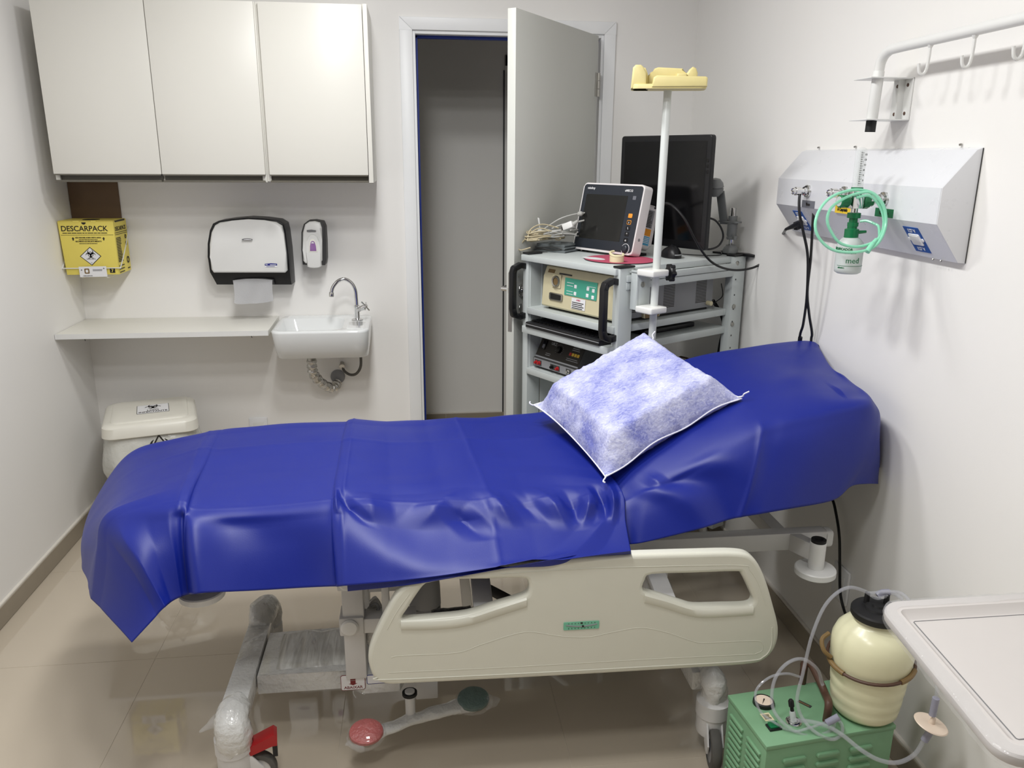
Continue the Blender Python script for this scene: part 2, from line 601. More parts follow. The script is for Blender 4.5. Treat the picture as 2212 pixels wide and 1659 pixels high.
# door of the room
door = Thing('door_1', 'white flush door standing half open before a dim corridor', None, (DX1, BY, 0), kind='structure')
b = NB()
for x0, x1, z0, z1 in ((DX0 - .056, DX0, 0, DZ), (DX1, DX1 + .052, 0, DZ)):
    box(b, (x0, BY - .012, z0), (x1, BY + .002, z1), bev=.003)
door.part('casing', b, M_casing)
b = NB()
prism(b, [(DX0 - .056, DZ + .052), (DX1 + .052, DZ + .052), (DX1, DZ), (DX0, DZ)], lambda u, v, d: Vector((u, BY + .002 - d, v)), 0, .0145, bev=.003)
for x0, x1 in ((DX0 - .056, DX0), (DX1, DX1 + .052)):
    box(b, (x0, BY - .012, DZ - .001), (x1, BY + .002, DZ + .0005))
prism(b, [(DX0 - .056, DZ), (DX0, DZ), (DX0 - .056, DZ + .052)], lambda u, v, d: Vector((u, BY + .002 - d, v)), 0, .0138)
prism(b, [(DX1 + .052, DZ), (DX1, DZ), (DX1 + .052, DZ + .052)], lambda u, v, d: Vector((u, BY + .002 - d, v)), 0, .0138)
door.part('head_casing', b, M_casing)
b = NB()
box(b, (DX0 - .012, BY, 0), (DX0 + .012, BY + .125, DZ + .012), bev=.001)
box(b, (DX1 - .012, BY, 0), (DX1 + .012, BY + .125, DZ + .012), bev=.001)
box(b, (DX0 + .012, BY, DZ - .014), (DX1 - .012, BY + .125, DZ + .012), bev=.001)
door.part('jamb', b, M_casing)
b = NB()
box(b, (DX0 + .0122, BY + .045, 0), (DX0 + .022, BY + .075, DZ - .014), bev=.002)
box(b, (DX0 + .0122, BY + .045, DZ - .026), (DX1 - .012, BY + .075, DZ - .0142), bev=.002)
door.part('door_seal', b, M_blue, label='blue seal strip running round the door stop')
# leaf
P_edge = Vector((0.385, 3.099, 0)); P_h = Vector((0.832, 3.738, 0))
ld = (P_h - P_edge).normalized()
ln = Vector((-ld.y, ld.x, 0))               # towards the left face
LM = Matrix(((ld.x, ln.x, 0, P_edge.x), (ld.y, ln.y, 0, P_edge.y), (0, 0, 1, 0), (0, 0, 0, 1)))
LL = (P_h - P_edge).length
b = NB(); box(b, (0, 0, .008), (LL, .034, 2.112), bev=.0015, M=LM)
leaf = door.part('leaf', b, M_leaf)
b = NB(); box(b, (-.0012, .009, .93), (.0006, .026, 1.165), bev=.0004, M=LM, seg=1)
box(b, (-.009, .012, 1.085), (0, .023, 1.105), M=LM)
door.part('lock_plate', b, M_steel, parent=leaf)
b = NB()
for s in (-1, 1):
    yy = 0 if s < 0 else .034
    cyl(b, LM @ Vector((.055, yy, 1.09)), LM @ Vector((.055, yy + s * .008, 1.09)), .026, n=24, bev=.002)
    cyl(b, LM @ Vector((.055, yy, 1.015)), LM @ Vector((.055, yy + s * .007, 1.015)), .022, n=24, bev=.002)
    cyl(b, LM @ Vector((.055, yy, 1.09)), LM @ Vector((.055, yy + s * .05, 1.09)), .010)
    tube(b, [LM @ Vector((.055, yy + s * .045, 1.09)), LM @ Vector((.10, yy + s * .05, 1.09)), LM @ Vector((.165, yy + s * .05, 1.088))], [.010, .010, .007], n=10)
door.part('door_handle', b, M_chrome, parent=leaf)
for hz in (.25, 1.86):
    b = NB()
    for k in range(3):
        cyl(b, Vector((.838, 3.742, hz + k * .034)), Vector((.838, 3.742, hz + k * .034 + .032)), .0075, n=12)
    box(b, (LL - .03, -.0012, hz), (LL, .0, hz + .1), M=LM)
    door.part('hinge', b, M_steel, parent=leaf)
# second doorway on the far side of the corridor
d2 = Thing('door_2', 'edge of another door frame across the corridor', None, (.55, 4.735, 0), kind='structure')
b = NB(); box(b, (.527, 4.722, 0), (.585, 4.737, 2.14), bev=.003); box(b, (.527, 4.722, 2.08), (1.285, 4.737, 2.14), bev=.003)
d2.part('casing', b, M_hall)
b = NB(); box(b, (.585, 4.73, .01), (1.285, 4.737, 2.08)); d2.part('leaf', b, M_leaf)
b = NB(); box(b, (.519, 4.726, .0), (.5265, 4.736, 2.06)); d2.part('shadow_strip', b, M_boxdark)  # dark strip painted in as the shadow gap beside the casing

# ------------------------------------------------------------------ back wall: cabinets, dispensers, shelf, sink
CF, CZ0, CZ1 = 3.452, 1.492, 2.168          # cabinet front plane, underside, top


def cabinet(name, label, x0, x1, doors, rside):
    t = Thing(name, label, 'cabinet', ((x0 + x1) / 2, BY, CZ0), group='white wall cabinets')
    b = NB()
    box(b, (x0, CF + .019, CZ0 + .004), (x0 + .016, BY - .001, CZ1), bev=.001)
    r0 = CF if rside else CF + .019
    box(b, (x1 - .018, r0, CZ0), (x1, BY - .001, CZ1), bev=.001)
    box(b, (x0 + .016, CF + .035, CZ0 + .012), (x1 - .018, BY - .002, CZ0 + .03))
    box(b, (x0 + .016, CF + .02, CZ1 - .018), (x1 - .018, BY - .002, CZ1))
    box(b, (x0 + .016, BY - .012, CZ0 + .03), (x1 - .018, BY - .002, CZ1 - .018))
    t.part('body', b, M_cab)
    for a, c in doors:
        b = NB(); box(b, (a, CF, CZ0 + .031), (c, CF + .018, CZ1 - .002), bev=.0012)
        d = t.part('door', b, M_cab)
        # aluminium grip profile below the leaf: a channel with a front lip
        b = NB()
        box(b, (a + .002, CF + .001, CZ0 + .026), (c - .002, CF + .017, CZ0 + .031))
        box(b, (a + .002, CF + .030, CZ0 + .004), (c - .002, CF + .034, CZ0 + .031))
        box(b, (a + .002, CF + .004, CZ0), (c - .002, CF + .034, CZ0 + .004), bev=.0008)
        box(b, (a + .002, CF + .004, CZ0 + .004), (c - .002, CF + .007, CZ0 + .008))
        t.part('grip_profile', b, M_cabshade, parent=d)
    return t


cabinet('wall_cabinet', 'wide white wall cabinet with two doors in the left corner', -1.398, -.585, [(-1.397, -.9915), (-.9885, -.5885)], False)
cabinet('wall_cabinet', 'single door white wall cabinet nearest the door frame', -.5845, -.157, [(-.5715, -.177)], True)

# brown board behind the sharps box
b = NB(); box(b, (-1.474, BY - .006, 1.30), (-1.268, BY - .0005, 1.4905), bev=.001)
Thing('backing_board', 'plain brown board on the wall behind the yellow box', 'board', (-1.37, BY, 1.30), bm=b, m=M_brown)

# sharps box: front face at y 3.6
t = Thing('sharps_box', 'yellow cardboard sharps box with biohazard diamond hung in the corner', 'box', (-1.36, 3.68, 1.105))
YF = 3.602
b = NB()
prism(b, [(-1.462, 1.105), (-1.252, 1.105), (-1.25, 1.327), (-1.471, 1.327)], lambda u, v, d: Vector((u, BY - .012 - d, v)), 0, BY - .012 - YF, bev=.0015)
t.part('carton', b, M_yellow)
b = NB(); box(b, (-1.47, YF + .004, 1.3275), (-1.252, BY - .014, 1.330)); box(b, (-1.41, YF - .001, 1.322), (-1.385, YF + .02, 1.331)); box(b, (-1.338, YF - .001, 1.322), (-1.318, YF + .02, 1.331))
lid = t.part('lid', b, M_yellow)
b = NB(); lathe(b, [(.0, 0), (.034, 0), (.034, .0008), (0, .0008)], (-1.362, YF + .072, 1.3302), (0, 0, 1), 28)
t.part('opening', b, M_ink, parent=lid)
b = NB(); prism(b, [(-1.262, 1.329), (-1.2505, 1.329), (-1.249, 1.3225)], lambda u, v, d: Vector((u, YF + .02 + d, v)), 0, .12)
t.part('side_gap', b, M_ink)
FM = frame_of((-1.36, YF, 1.216), (1, 0, 0), (0, 0, 1))   # origin middle of front face
pr = text_bm('DESCARPACK', .031, FM @ Matrix.Translation((-.101, .072, .0004)), bold=.012, sx=.965)
merge(pr, lines_print(NB(), FM, -.096, .062, .09, .067, 1, 3, .6))
x = -.102
while x < .1:
    rect_print(pr, FM, x, .0545, x + .005, .0562); x += .0065
merge(pr, text_bm('NÃO ENCHER ACIMA DESTA LINHA', .0075, FM @ Matrix.Translation((0.003, .042, .0004)), bold=.02, align='CENTER', sx=.85))
merge(pr, lines_print(NB(), FM, -.035, .035, .05, .039, 1, 5, .6))
merge(pr, text_bm('RECOMENDA-SE DESCARTE IMEDIATO', .0075, FM @ Matrix.Translation((0.003, .0265, .0004)), bold=.02, align='CENTER', sx=.8))
merge(pr, lines_print(NB(), FM, -.035, .019, .05, .023, 1, 6, .6))
for ax_ in (-.058, .064):
    prism(pr, [(ax_ - .002, .033), (ax_ + .003, .033), (ax_ + .003, .040), (ax_ + .006, .040), (ax_ + .0005, .047), (ax_ - .005, .040), (ax_ - .002, .040)], lambda u, v, d: FM @ Vector((u, v, d)), 0, .0006)
merge(pr, lines_print(NB(), FM, -.036, -.0805, .055, -.077, 1, 8, .6))
rect_print(pr, FM, .073, -.104, .094, -.083)
arc_band(pr, FM, -.0075, .108, 0, .009, 180, 360, n=10)
t.part('print', pr, M_ink)
b = NB(); prism(b, [(-.040, -.033), (.004, .006), (.046, -.033), (.004, -.072)], lambda u, v, d: FM @ Vector((u, v, d)), 0, .0005)
dm = t.part('diamond_frame', b, M_ink)
b = NB(); prism(b, [(-.036, -.033), (.004, .0022), (.042, -.033), (.004, -.0682)], lambda u, v, d: FM @ Vector((u, v, d)), 0, .0008)
t.part('diamond', b, M_label, parent=dm)
b = biohazard(NB(), FM, .004, -.025, .036, d=.0010)
merge(b, text_bm('INFECTANTE', .0062, FM @ Matrix.Translation((.004, -.047, .0006)), bold=.02, align='CENTER'))
merge(b, text_bm('6.2', .005, FM @ Matrix.Translation((.004, -.062, .0006)), bold=.02, align='CENTER'))
t.part('symbol', b, M_ink, parent=dm)
merge_b = text_bm('7', .018, FM @ Matrix.Translation((.0835, -.100, .0007)), bold=.03, align='CENTER')
t.part('seven', merge_b, M_yellow)
SM = frame_of((-1.2508, 3.684, 1.216), (0, 1, 0), (0, 0, 1))
pr = text_bm('DESCARPACK', .025, SM @ Matrix.Translation((-.071, .070, .001)), bold=.01, sx=.84)
rect_print(pr, SM, -.076, .0615, .07, .0635, d=.0015); rect_print(pr, SM, -.076, .054, .07, .0555, d=.0015)
merge(pr, lines_print(NB(), SM, -.07, -.06, -.012, .045, 16, 11, .5, d=.0016))
for z0, z1 in ((.03, .047), (.0, .018)):
    arc_band(pr, SM, .045, (z0 + z1) / 2, .004, .0095, 0, 360, n=14, d=.0015)
arc_band(pr, SM, .045, -.062, .008, .015, 0, 360, n=16, d=.0015)
rect_print(pr, SM, .035, -.10, .06, -.096, d=.0015)
merge(pr, lines_print(NB(), SM, -.07, -.105, .0, -.065, 3, 12, .25, d=.0016))
t.part('side_print', pr, M_ink)
# wire holder of the sharps box
t = Thing('wire_holder', 'white wire bracket with name plate holding the yellow sharps box', 'bracket', (-1.36, BY, 1.10))
b = NB()
y0 = YF - .006
tube(b, spline([(-1.2425, BY - .002, 1.292), (-1.2425, y0 + .10, 1.215), (-1.2425, y0 + .012, 1.139), (-1.2465, y0 + .001, 1.1335), (-1.256, y0, 1.1335), (-1.46, y0, 1.1335), (-1.4715, y0 + .001, 1.1345), (-1.474, y0 + .012, 1.143), (-1.4745, y0 + .10, 1.215), (-1.4745, BY - .002, 1.292)], 5), .0022, 8)
tube(b, [(-1.40, y0, 1.133), (-1.40, y0, 1.094), (-1.40, y0 + .01, 1.0915), (-1.40, BY - .002, 1.0915)], .002, 6)
tube(b, [(-1.30, y0, 1.133), (-1.30, y0, 1.094), (-1.30, y0 + .01, 1.0915), (-1.30, BY - .002, 1.0915)], .002, 6)
t.part('wire', b, M_white)
PMx = frame_of((-1.352, y0 - .003, 1.119), (1, 0, 0.012), (0, 0, 1))
b = NB(); box(b, (-.055, -.022, -.001), (.055, .022, .001), M=PMx)
t.part('name_plate', b, M_label)
b = NB(); merge(b, lines_print(NB(), PMx, 0, .003, .04, .012, 2, 21, .5, d=.0018)); merge(b, text_bm('DESCARPACK', .006, PMx @ Matrix.Translation((-.041, -.019, .0013)), bold=.02))
arc_band(b, PMx, -.045, .008, .0, .003, 0, 360, n=8, d=.0018); arc_band(b, PMx, .045, .013, .0, .003, 0, 360, n=8, d=.0018)
t.part('print', b, M_graytxt)
b = NB(); prism(b, rrect(-.034, -.008, -.014, .014, .004), lambda u, v, d: PMx @ Vector((u, v, d)), .0009, .0016)
t.part('emblem', b, M_tan)
b = NB(); prism(b, rrect(-.029, -.003, -.019, .009, .003), lambda u, v, d: PMx @ Vector((u, v, d)), .0009, .0020)
t.part('emblem_middle', b, M_label)

# paper towel dispenser
t = Thing('towel_dispenser', 'large white and black paper towel dispenser above the sink', 'dispenser', (-.71, BY, 1.05))
DX = -.712
def dshape(w0, w1, z0, z1, bulge, rt, n=14):
    """outline bottom width w0, top width w1, arched top"""
    out = [(-w0, z0), (w0, z0)]
    for k in range(1, 6):
        tt = k / 6
        out.append((w0 + (w1 - w0) * tt + .010 * sin(pi * tt), z0 + (z1 - rt - z0) * tt))
    for k in range(n + 1):
        a = -1 + 2 * k / n
        u = w1 * -a
        zz = z1 - rt * abs(a) ** 5 + bulge * (1 - a * a)
        out.append((u, zz))
    for k in range(5, 0, -1):
        tt = k / 6
        out.append((-(w0 + (w1 - w0) * tt + .010 * sin(pi * tt)), z0 + (z1 - rt - z0) * tt))
    return out
def pxz(pts): return [(p[0], p[2]) for p in pts]  # outlines and many point lists below are image pixels projected onto chosen planes
hs = pxz(((-0.8732, 3.655, 1.0442), (-0.549, 3.655, 1.0402), (-0.5485, 3.65, 1.0966), (-0.5496, 3.65, 1.1984), (-0.554, 3.65, 1.2787), (-0.5597, 3.65, 1.3106), (-0.5841, 3.65, 1.3265), (-0.6422, 3.65, 1.3345), (-0.71, 3.65, 1.3386), (-0.7783, 3.65, 1.3329), (-0.833, 3.65, 1.3252), (-0.8572, 3.65, 1.3135), (-0.8734, 3.65, 1.284), (-0.8861, 3.65, 1.2306), (-0.8917, 3.65, 1.1707), (-0.8901, 3.65, 1.1042)))
b = NB(); prism(b, hs, lambda u, v, d: Vector((u, BY - .0005 - d, v)), 0, .122, bev=.004, seg=3)
for v in b.verts:                                    # the housing leans back towards its foot
    f = (BY - v.co.y) / .122
    v.co.y += .035 * max(0, min(1, (1.11 - v.co.z) / .06)) * f
    v.co.x += .004 * (1 - f)
t.part('housing', b, M_black, ang=30)
cs = pxz(((-0.8679, 3.63, 1.1047), (-0.5652, 3.63, 1.1016), (-0.5567, 3.63, 1.1097), (-0.5552, 3.63, 1.1906), (-0.5595, 3.63, 1.2706), (-0.565, 3.63, 1.3043), (-0.5893, 3.63, 1.3201), (-0.6392, 3.63, 1.3281), (-0.7067, 3.63, 1.3322), (-0.7747, 3.63, 1.3265), (-0.8253, 3.63, 1.3189), (-0.8456, 3.63, 1.3072), (-0.8617, 3.63, 1.2779), (-0.8741, 3.63, 1.2267), (-0.8771, 3.63, 1.173), (-0.8763, 3.63, 1.1189)))
b = NB(); prism(b, cs, lambda u, v, d: Vector((u, BY - .118 - d, v)), 0, .030, bev=.010, seg=4)
for v in b.verts:
    f = max(0, (BY - v.co.y - .118) / .03)
    v.co.y += f * .020 * max(0, (v.co.z - 1.26) / .08) ** 2
t.part('cover', b, M_white, ang=30)
CMx = frame_of((DX - .002, BY - .1485, 1.218), (1, 0, 0), (0, 0, 1))
b = NB()
prism(b, [(-.022, .026), (.022, .026), (.022, .0315), (.012, .034), (0, .0347), (-.012, .034), (-.022, .0315)], lambda u, v, d: CMx @ Vector((u, v, d)), -.001, .0012)
bd = t.part('badge', b, M_graytxt)
b = NB(); prism(b, [(-.014, .0282), (.018, .0282), (.018, .0300), (0, .0315), (-.014, .0300)], lambda u, v, d: CMx @ Vector((u, v, d)), -.001, .0018)
t.part('badge_middle', b, M_label, parent=bd)
b = NB(); prism(b, [(.066, -.084), (.118, -.084), (.118, -.0755), (.092, -.0735), (.066, -.0755)], lambda u, v, d: CMx @ Vector((u, v, d)), -.001, .0012)
st = t.part('sticker', b, M_sblue)
b = NB(); rect_print(b, CMx, .066, -.0905, .118, -.084, .0011); t.part('sticker_foot', b, M_label, parent=st)
b = NB(); rect_print(b, CMx, .069, -.0805, .078, -.0780, .0016); rect_print(b, CMx, .088, -.0815, .114, -.079, .0016); t.part('sticker_print', b, M_label, parent=st)
b = lines_print(NB(), CMx, .072, -.089, .112, -.0855, 1, 30, .6, d=.0015); t.part('sticker_text', b, M_sblue, parent=st)
b = NB()
prism(b, [(-.086, 1.045), (.086, 1.045), (.084, 1.068), (.04, 1.074), (-.04, 1.074), (-.082, 1.068)], lambda u, v, d: Vector((DX + u + .005, BY - .09 - d, v)), 0, .0165, bev=.001)
t.part('outlet_slot', b, M_boxdark)
# towel
b = NB()
N1, N2 = 24, 12
gr = []
for j in range(N2 + 1):
    row = []
    for i in range(N1 + 1):
        u = -1 + 2 * i / N1; v = j / N2
        z = 1.066 - .094 * v + .006 * (1 - u * u) * (1 - v) - .010 * v * (1 - u * u) ** 0.5 + .004 * u * v
        y = BY - .112 - .008 * v + .006 * sin(2.2 * u + 1) * v + .004 * sin(6 * u + 3 * v) * v
        row.append(b.verts.new((DX + .0 + u * (.085 - .003 * sin(3 * v)), y, z)))
    gr.append(row)
for j in range(N2):
    for i in range(N1):
        b.faces.new((gr[j][i], gr[j][i + 1], gr[j + 1][i + 1], gr[j + 1][i]))
bmesh.ops.solidify(b, geom=b.faces[:], thickness=.0008)
Thing('paper_towel', 'white paper towel hanging out of the dispenser', 'towel', (DX, BY - .11, .98), bm=b, m=M_paper, ang=60)

# soap dispenser
t = Thing('soap_dispenser', 'small white and black soap dispenser with violet window above the tap', 'dispenser', (-.442, BY, 1.12))
SX = -.44
hs = pxz(((-0.4955, 3.69, 1.1278), (-0.3981, 3.69, 1.1248), (-0.3905, 3.69, 1.1517), (-0.388, 3.69, 1.2338), (-0.3886, 3.69, 1.2947), (-0.3974, 3.69, 1.317), (-0.4312, 3.69, 1.3231), (-0.4613, 3.69, 1.3212), (-0.4801, 3.69, 1.3071), (-0.4924, 3.69, 1.2709), (-0.4973, 3.69, 1.1936)))
b = NB(); prism(b, hs, lambda u, v, d: Vector((u, BY - .0005 - d, v)), 0, .082, bev=.004, seg=3)
t.part('housing', b, M_boxdark, ang=30)
cs = pxz(((-0.481, 3.675, 1.1358), (-0.4163, 3.675, 1.1352), (-0.4075, 3.675, 1.1475), (-0.4025, 3.675, 1.2354), (-0.4013, 3.675, 1.292), (-0.408, 3.675, 1.3141), (-0.4296, 3.675, 1.3202), (-0.4537, 3.675, 1.3183), (-0.4723, 3.675, 1.3063), (-0.4846, 3.675, 1.2702), (-0.4893, 3.675, 1.1952), (-0.4903, 3.675, 1.1482)))
b = NB(); prism(b, cs, lambda u, v, d: Vector((u, BY - .080 - d, v)), 0, .022, bev=.008, seg=4)
for v in b.verts:
    f = max(0, (BY - v.co.y - .08) / .022)
    v.co.y += f * .016 * max(0, (v.co.z - 1.275) / .05) ** 2
t.part('cover', b, M_white, ang=30)
KM = frame_of((SX - .002, BY - .102, 1.222), (1, 0, 0), (0, 0, 1))
b = NB()
ol = [(-.031, -.098), (-.020, -.104), (0, -.106), (.020, -.104), (.031, -.098), (.031, -.03), (.029, .0)]
ol += [(.028 * cos(radians(a)) , .0 + .042 * sin(radians(a))) for a in range(15, 166, 15)] + [(-.029, .0), (-.031, -.03)]
prism(b, ol, lambda u, v, d: KM @ Vector((u, v, d)), -.02, .010, bev=.005, seg=3)
lev = t.part('push_lever', b, M_white, ang=30)
b = NB()
wl = [(-.014, -.030), (.014, -.030), (.013, -.008), (.009, .008), (.004, .014), (-.004, .014), (-.009, .008), (-.013, -.008)]
prism(b, [(u * 1.35, (v + .008) * 1.3 - .006) for u, v in wl], lambda u, v, d: KM @ Vector((u, v, d)), .0, .0112, bev=.001)
t.part('window_rim', b, M_cab, parent=lev)
b = NB(); prism(b, wl, lambda u, v, d: KM @ Vector((u, v, d)), .0, .0118, bev=.0006)
t.part('window', b, M_purple, parent=lev)
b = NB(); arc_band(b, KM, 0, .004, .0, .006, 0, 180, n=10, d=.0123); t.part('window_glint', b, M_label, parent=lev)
b = NB(); prism(b, [(-.020, .054), (.019, .054), (.019, .0595), (0, .0625), (-.020, .0605)], lambda u, v, d: KM @ Vector((u - .004, v, d)), -.01, .0012); t.part('badge', b, M_graytxt)

# shelf
t = Thing('wall_shelf', 'long white wall shelf between the left wall and the basin', 'shelf', (-1.05, BY, .86))
b = NB(); prism(b, [(-1.474, 3.432), (-.622, 3.432), (-.628, BY - .001), (-1.474, BY - .001)], lambda u, v, d: Vector((u, v, d)), .864, .884, bev=.0012)
t.part('board', b, M_cab)
b = NB(); prism(b, [(-1.474, 3.428), (-.6215, 3.428), (-.6215, 3.4325), (-1.474, 3.4325)], lambda u, v, d: Vector((u, v, d)), .8635, .8845); t.part('edge_band', b, M_white)
for bx in (-1.312, -.636):
    b = NB()
    box(b, (bx - .016, BY - .012, .792), (bx + .016, BY - .0005, .8635), bev=.0015)
    box(b, (bx - .014, BY - .26, .860), (bx + .014, BY - .0005, .8638), bev=.0008)
    prism(b, [(BY - .004, .812), (BY - .004, .8602), (BY - .22, .8602)], lambda u, v, d: Vector((bx - .002 + d, u, v)), 0, .003)
    br = t.part('shelf_bracket', b, M_white)
    b = NB(); cyl(b, (bx + .006, BY - .0125, .826), (bx + .006, BY - .014, .826), .0065, n=12); t.part('screw', b, M_boxdark, parent=br)
for hx in (-1.375, -.70):
    b = NB(); tube(b, [(hx, 3.47, .8635), (hx, 3.47, .855), (hx + .004, 3.462, .849)], .0014, 6); t.part('pin', b, M_boxdark)

# basin
t = Thing('wash_basin', 'white rectangular ceramic wash basin fixed to the back wall', 'sink', (-.41, BY, .745))
def basin_outline(w0, w1, y0, y1, r, n=6):
    return rrect(w0, y0, w1, y1, r, n)
b = NB()
rings = []
secs = [(.748, -.592, -.222, 3.475, BY - .001, .03), (.752, -.601, -.213, 3.466, BY - .001, .04), (.80, -.606, -.207, 3.432, BY - .001, .045), (.872, -.612, -.202, 3.402, BY - .001, .05), (.8795, -.611, -.203, 3.403, BY - .001, .05), (.8835, -.606, -.208, 3.409, BY - .002, .048)]
inner = [(.8835, -.596, -.316, 3.422, BY - .06, .05), (.878, -.590, -.322, 3.428, BY - .066, .05), (.80, -.572, -.338, 3.452, BY - .085, .05), (.775, -.545, -.365, 3.49, BY - .11, .045), (.772, -.50, -.41, 3.54, BY - .15, .03)]
for z, xa, xb, ya, yb, r in secs + inner:
    rings.append([b.verts.new((x, y, z)) for x, y in rrect(xa, ya, xb, yb, r, 7)])
for a, c in zip(rings, rings[1:]):
    n = len(a)
    for k in range(n): b.faces.new((a[k], a[(k + 1) % n], c[(k + 1) % n], c[k]))
b.faces.new(list(reversed(rings[0]))); b.faces.new(rings[-1])
t.part('bowl', b, M_ceramic, ang=50)
b = NB(); prism(b, rrect(-.298, 3.44, -.222, 3.59, .012), lambda u, v, d: Vector((u, v, d)), .8832, .8848, bev=.001)
t.part('soap_ledge', b, M_ceramic)
b = NB(); lathe(b, [(0, 0), (.022, 0), (.022, .003), (.016, .004), (0, .002)], (-.455, 3.60, .772), (0, 0, 1), 20); t.part('drain_ring', b, M_chrome)
# tap
t = Thing('tap', 'chrome swan neck tap with cross handle on the basin corner', 'faucet', (-.262, 3.635, .884))
fx, fy = -.262, 3.635
b = NB(); lathe(b, [(.026, 0), (.026, .004), (.020, .007), (.011, .009), (.011, .055), (.013, .058), (.013, .066), (.0085, .069)], (fx, fy, .884), (0, 0, 1), 24)
t.part('base', b, M_chrome)
b = NB()
pts = [(fx, fy, .945), (fx - .001, fy, .985), (fx - .004, fy - .001, 1.022), (fx - .018, fy - .003, 1.052), (fx - .045, fy - .006, 1.070), (fx - .075, fy - .01, 1.063), (fx - .098, fy - .013, 1.038), (fx - .107, fy - .014, 1.012)]
tube(b, spline(pts, 7), .0078, 14)
cyl(b, (fx - .107, fy - .014, 1.013), (fx - .108, fy - .014, .994), .0108, .0115, n=16, bev=.001)
t.part('spout', b, M_chrome)
b = NB()
hb = Vector((fx + .006, fy - .006, .930)); hd = Vector((.72, -.25, .42)).normalized()
lathe(b, [(.0095, 0), (.0095, .018), (.012, .020), (.012, .030), (.008, .042), (.006, .050), (0, .051)], hb, hd, 16)
hu, hw_, _ = basis(hd)
for a in (30, 120):
    dd = hu * cos(radians(a)) + hw_ * sin(radians(a))
    c0 = hb + hd * .040
    cyl(b, c0 - dd * .028, c0 + dd * .028, .0038, n=10, bev=.001)
t.part('cross_handle', b, M_chrome)
# waste pipe
t = Thing('waste_pipe', 'foil wrapped bottle trap pipe below the basin', 'pipe', (-.47, 3.65, .56))
b = NB()
lathe(b, [(.019, 0), (.019, .012), (.026, .014), (.026, .024), (.021, .026), (.021, .045)], (-.474, 3.62, .7475), (0, 0, -1), 20)
t.part('coupling', b, M_steel)
b = NB()
pts = spline([(-.474, 3.62, .705), (-.474, 3.622, .668), (-.468, 3.634, .630), (-.444, 3.67, .585), (-.415, 3.71, .550), (-.392, 3.735, .542), (-.378, BY - .004, .556)], 8)
rr = [.0215 + .0025 * sin(i * 1.3) + .0015 * sin(i * 2.9) for i in range(len(pts))]
tube(b, pts, rr, 16)
t.part('foil_sleeve', b, M_foilpipe, ang=80)
b = NB(); lathe(b, [(.034, 0), (.034, .003), (.024, .008)], (-.376, BY - .0005, .585), (0, -1, 0), 22); t.part('wall_flange', b, M_boxgrey)
# hose
t = Thing('water_hose', 'grey braided water hose looping from basin to wall', 'hose', (-.30, 3.7, .60))
b = NB(); tube(b, spline([(-.259, 3.64, .7475), (-.256, 3.655, .70), (-.262, 3.68, .65), (-.285, 3.71, .612), (-.315, 3.73, .603), (-.342, 3.745, .618), (-.352, BY - .02, .642)], 7), .0065, 10); t.part('braid', b, M_greyrub)
b = NB(); lathe(b, [(.010, 0), (.010, .018), (.013, .019), (.013, .03)], (-.353, BY - .0005, .650), (.05, -1, -.35), 12); t.part('nut', b, M_steel)

# wall outlet behind bed
t = Thing('wall_outlet', 'pale blank outlet plate low on the back wall by the bin', 'outlet', (-.76, BY, .36), group='pale wall outlets')
b = NB(); box(b, (-.803, BY - .009, .30), (-.718, BY - .0005, .392), bev=.003); t.part('plate', b, M_label)
b = NB(); box(b, (-.785, BY - .0105, .318), (-.736, BY - .006, .372), bev=.002); t.part('insert', b, M_white)

# pedal bin with bag
t = Thing('waste_bin', 'off-white pedal bin for infectious waste with lid and bag', 'bin', (-1.16, 3.50, 0))
BZ = .50
q = [(-1.437, 3.69), (-1.063, 3.760), (-.935, 3.40), (-1.285, 3.290)]
c0 = Vector((-1.152, 3.478, 0)); bu = Vector((.352, .100, 0)).normalized(); bv = Vector((-bu.y, bu.x, 0))
BM_ = Matrix(((bu.x, bv.x, 0, c0.x), (bu.y, bv.y, 0, c0.y), (0, 0, 1, 0), (0, 0, 0, 1)))
def ringsolid(b, secs, M, n=7, capb=True, capt=True):
    rg = []
    for z, hx, hy, r in secs:
        rg.append([b.verts.new(M @ Vector((x, y, z))) for x, y in rrect(-hx, -hy, hx, hy, r, n)])
    for a, c in zip(rg, rg[1:]):
        for k in range(len(a)): b.faces.new((a[k], a[(k + 1) % len(a)], c[(k + 1) % len(a)], c[k]))
    if capb: b.faces.new(list(reversed(rg[0])))
    if capt: b.faces.new(rg[-1])
    return b
HX, HY = .187, .192
b = ringsolid(NB(), [(.012, .135, .125, .03), (.02, .138, .128, .035), (.468, .165, .165, .045)], BM_)
t.part('bucket', b, M_bin)
b = ringsolid(NB(), [(0.4760, HX - .004, HY - .004, .05), (0.4800, HX, HY, .052), (0.5200, HX - .004, HY - .004, .052), (0.5300, HX - .014, HY - .014, .048), (0.5325, HX - .03, HY - .03, .04), (0.5330, HX - .036, HY - .036, .036), (0.5380, HX - .038, HY - .038, .036), (0.5400, HX - .044, HY - .044, .034)], BM_)
lid = t.part('lid', b, M_bin, ang=40)
b = ringsolid(NB(), [(0, .05, .03, .01), (.018, .05, .03, .01)], BM_ @ Matrix.Translation((0, -.16, 0))); t.part('pedal', b, M_black)
TMx = BM_ @ Matrix.Translation((.012, -.005, .5405)) @ Matrix.Rotation(radians(1), 4, 'Z')
b = NB(); prism(b, rrect(-.064, -.062, .064, .062, .004), lambda u, v, d: TMx @ Vector((u, v, d)), -.0003, .0004); t.part('label_frame', b, M_ink, parent=lid)
b = NB(); prism(b, rrect(-.062, -.060, .062, .060, .003), lambda u, v, d: TMx @ Vector((u, v, d)), -.0003, .0007); t.part('label', b, M_label, parent=lid)
b = biohazard(NB(), TMx, .0, .027, .058, d=.0012)
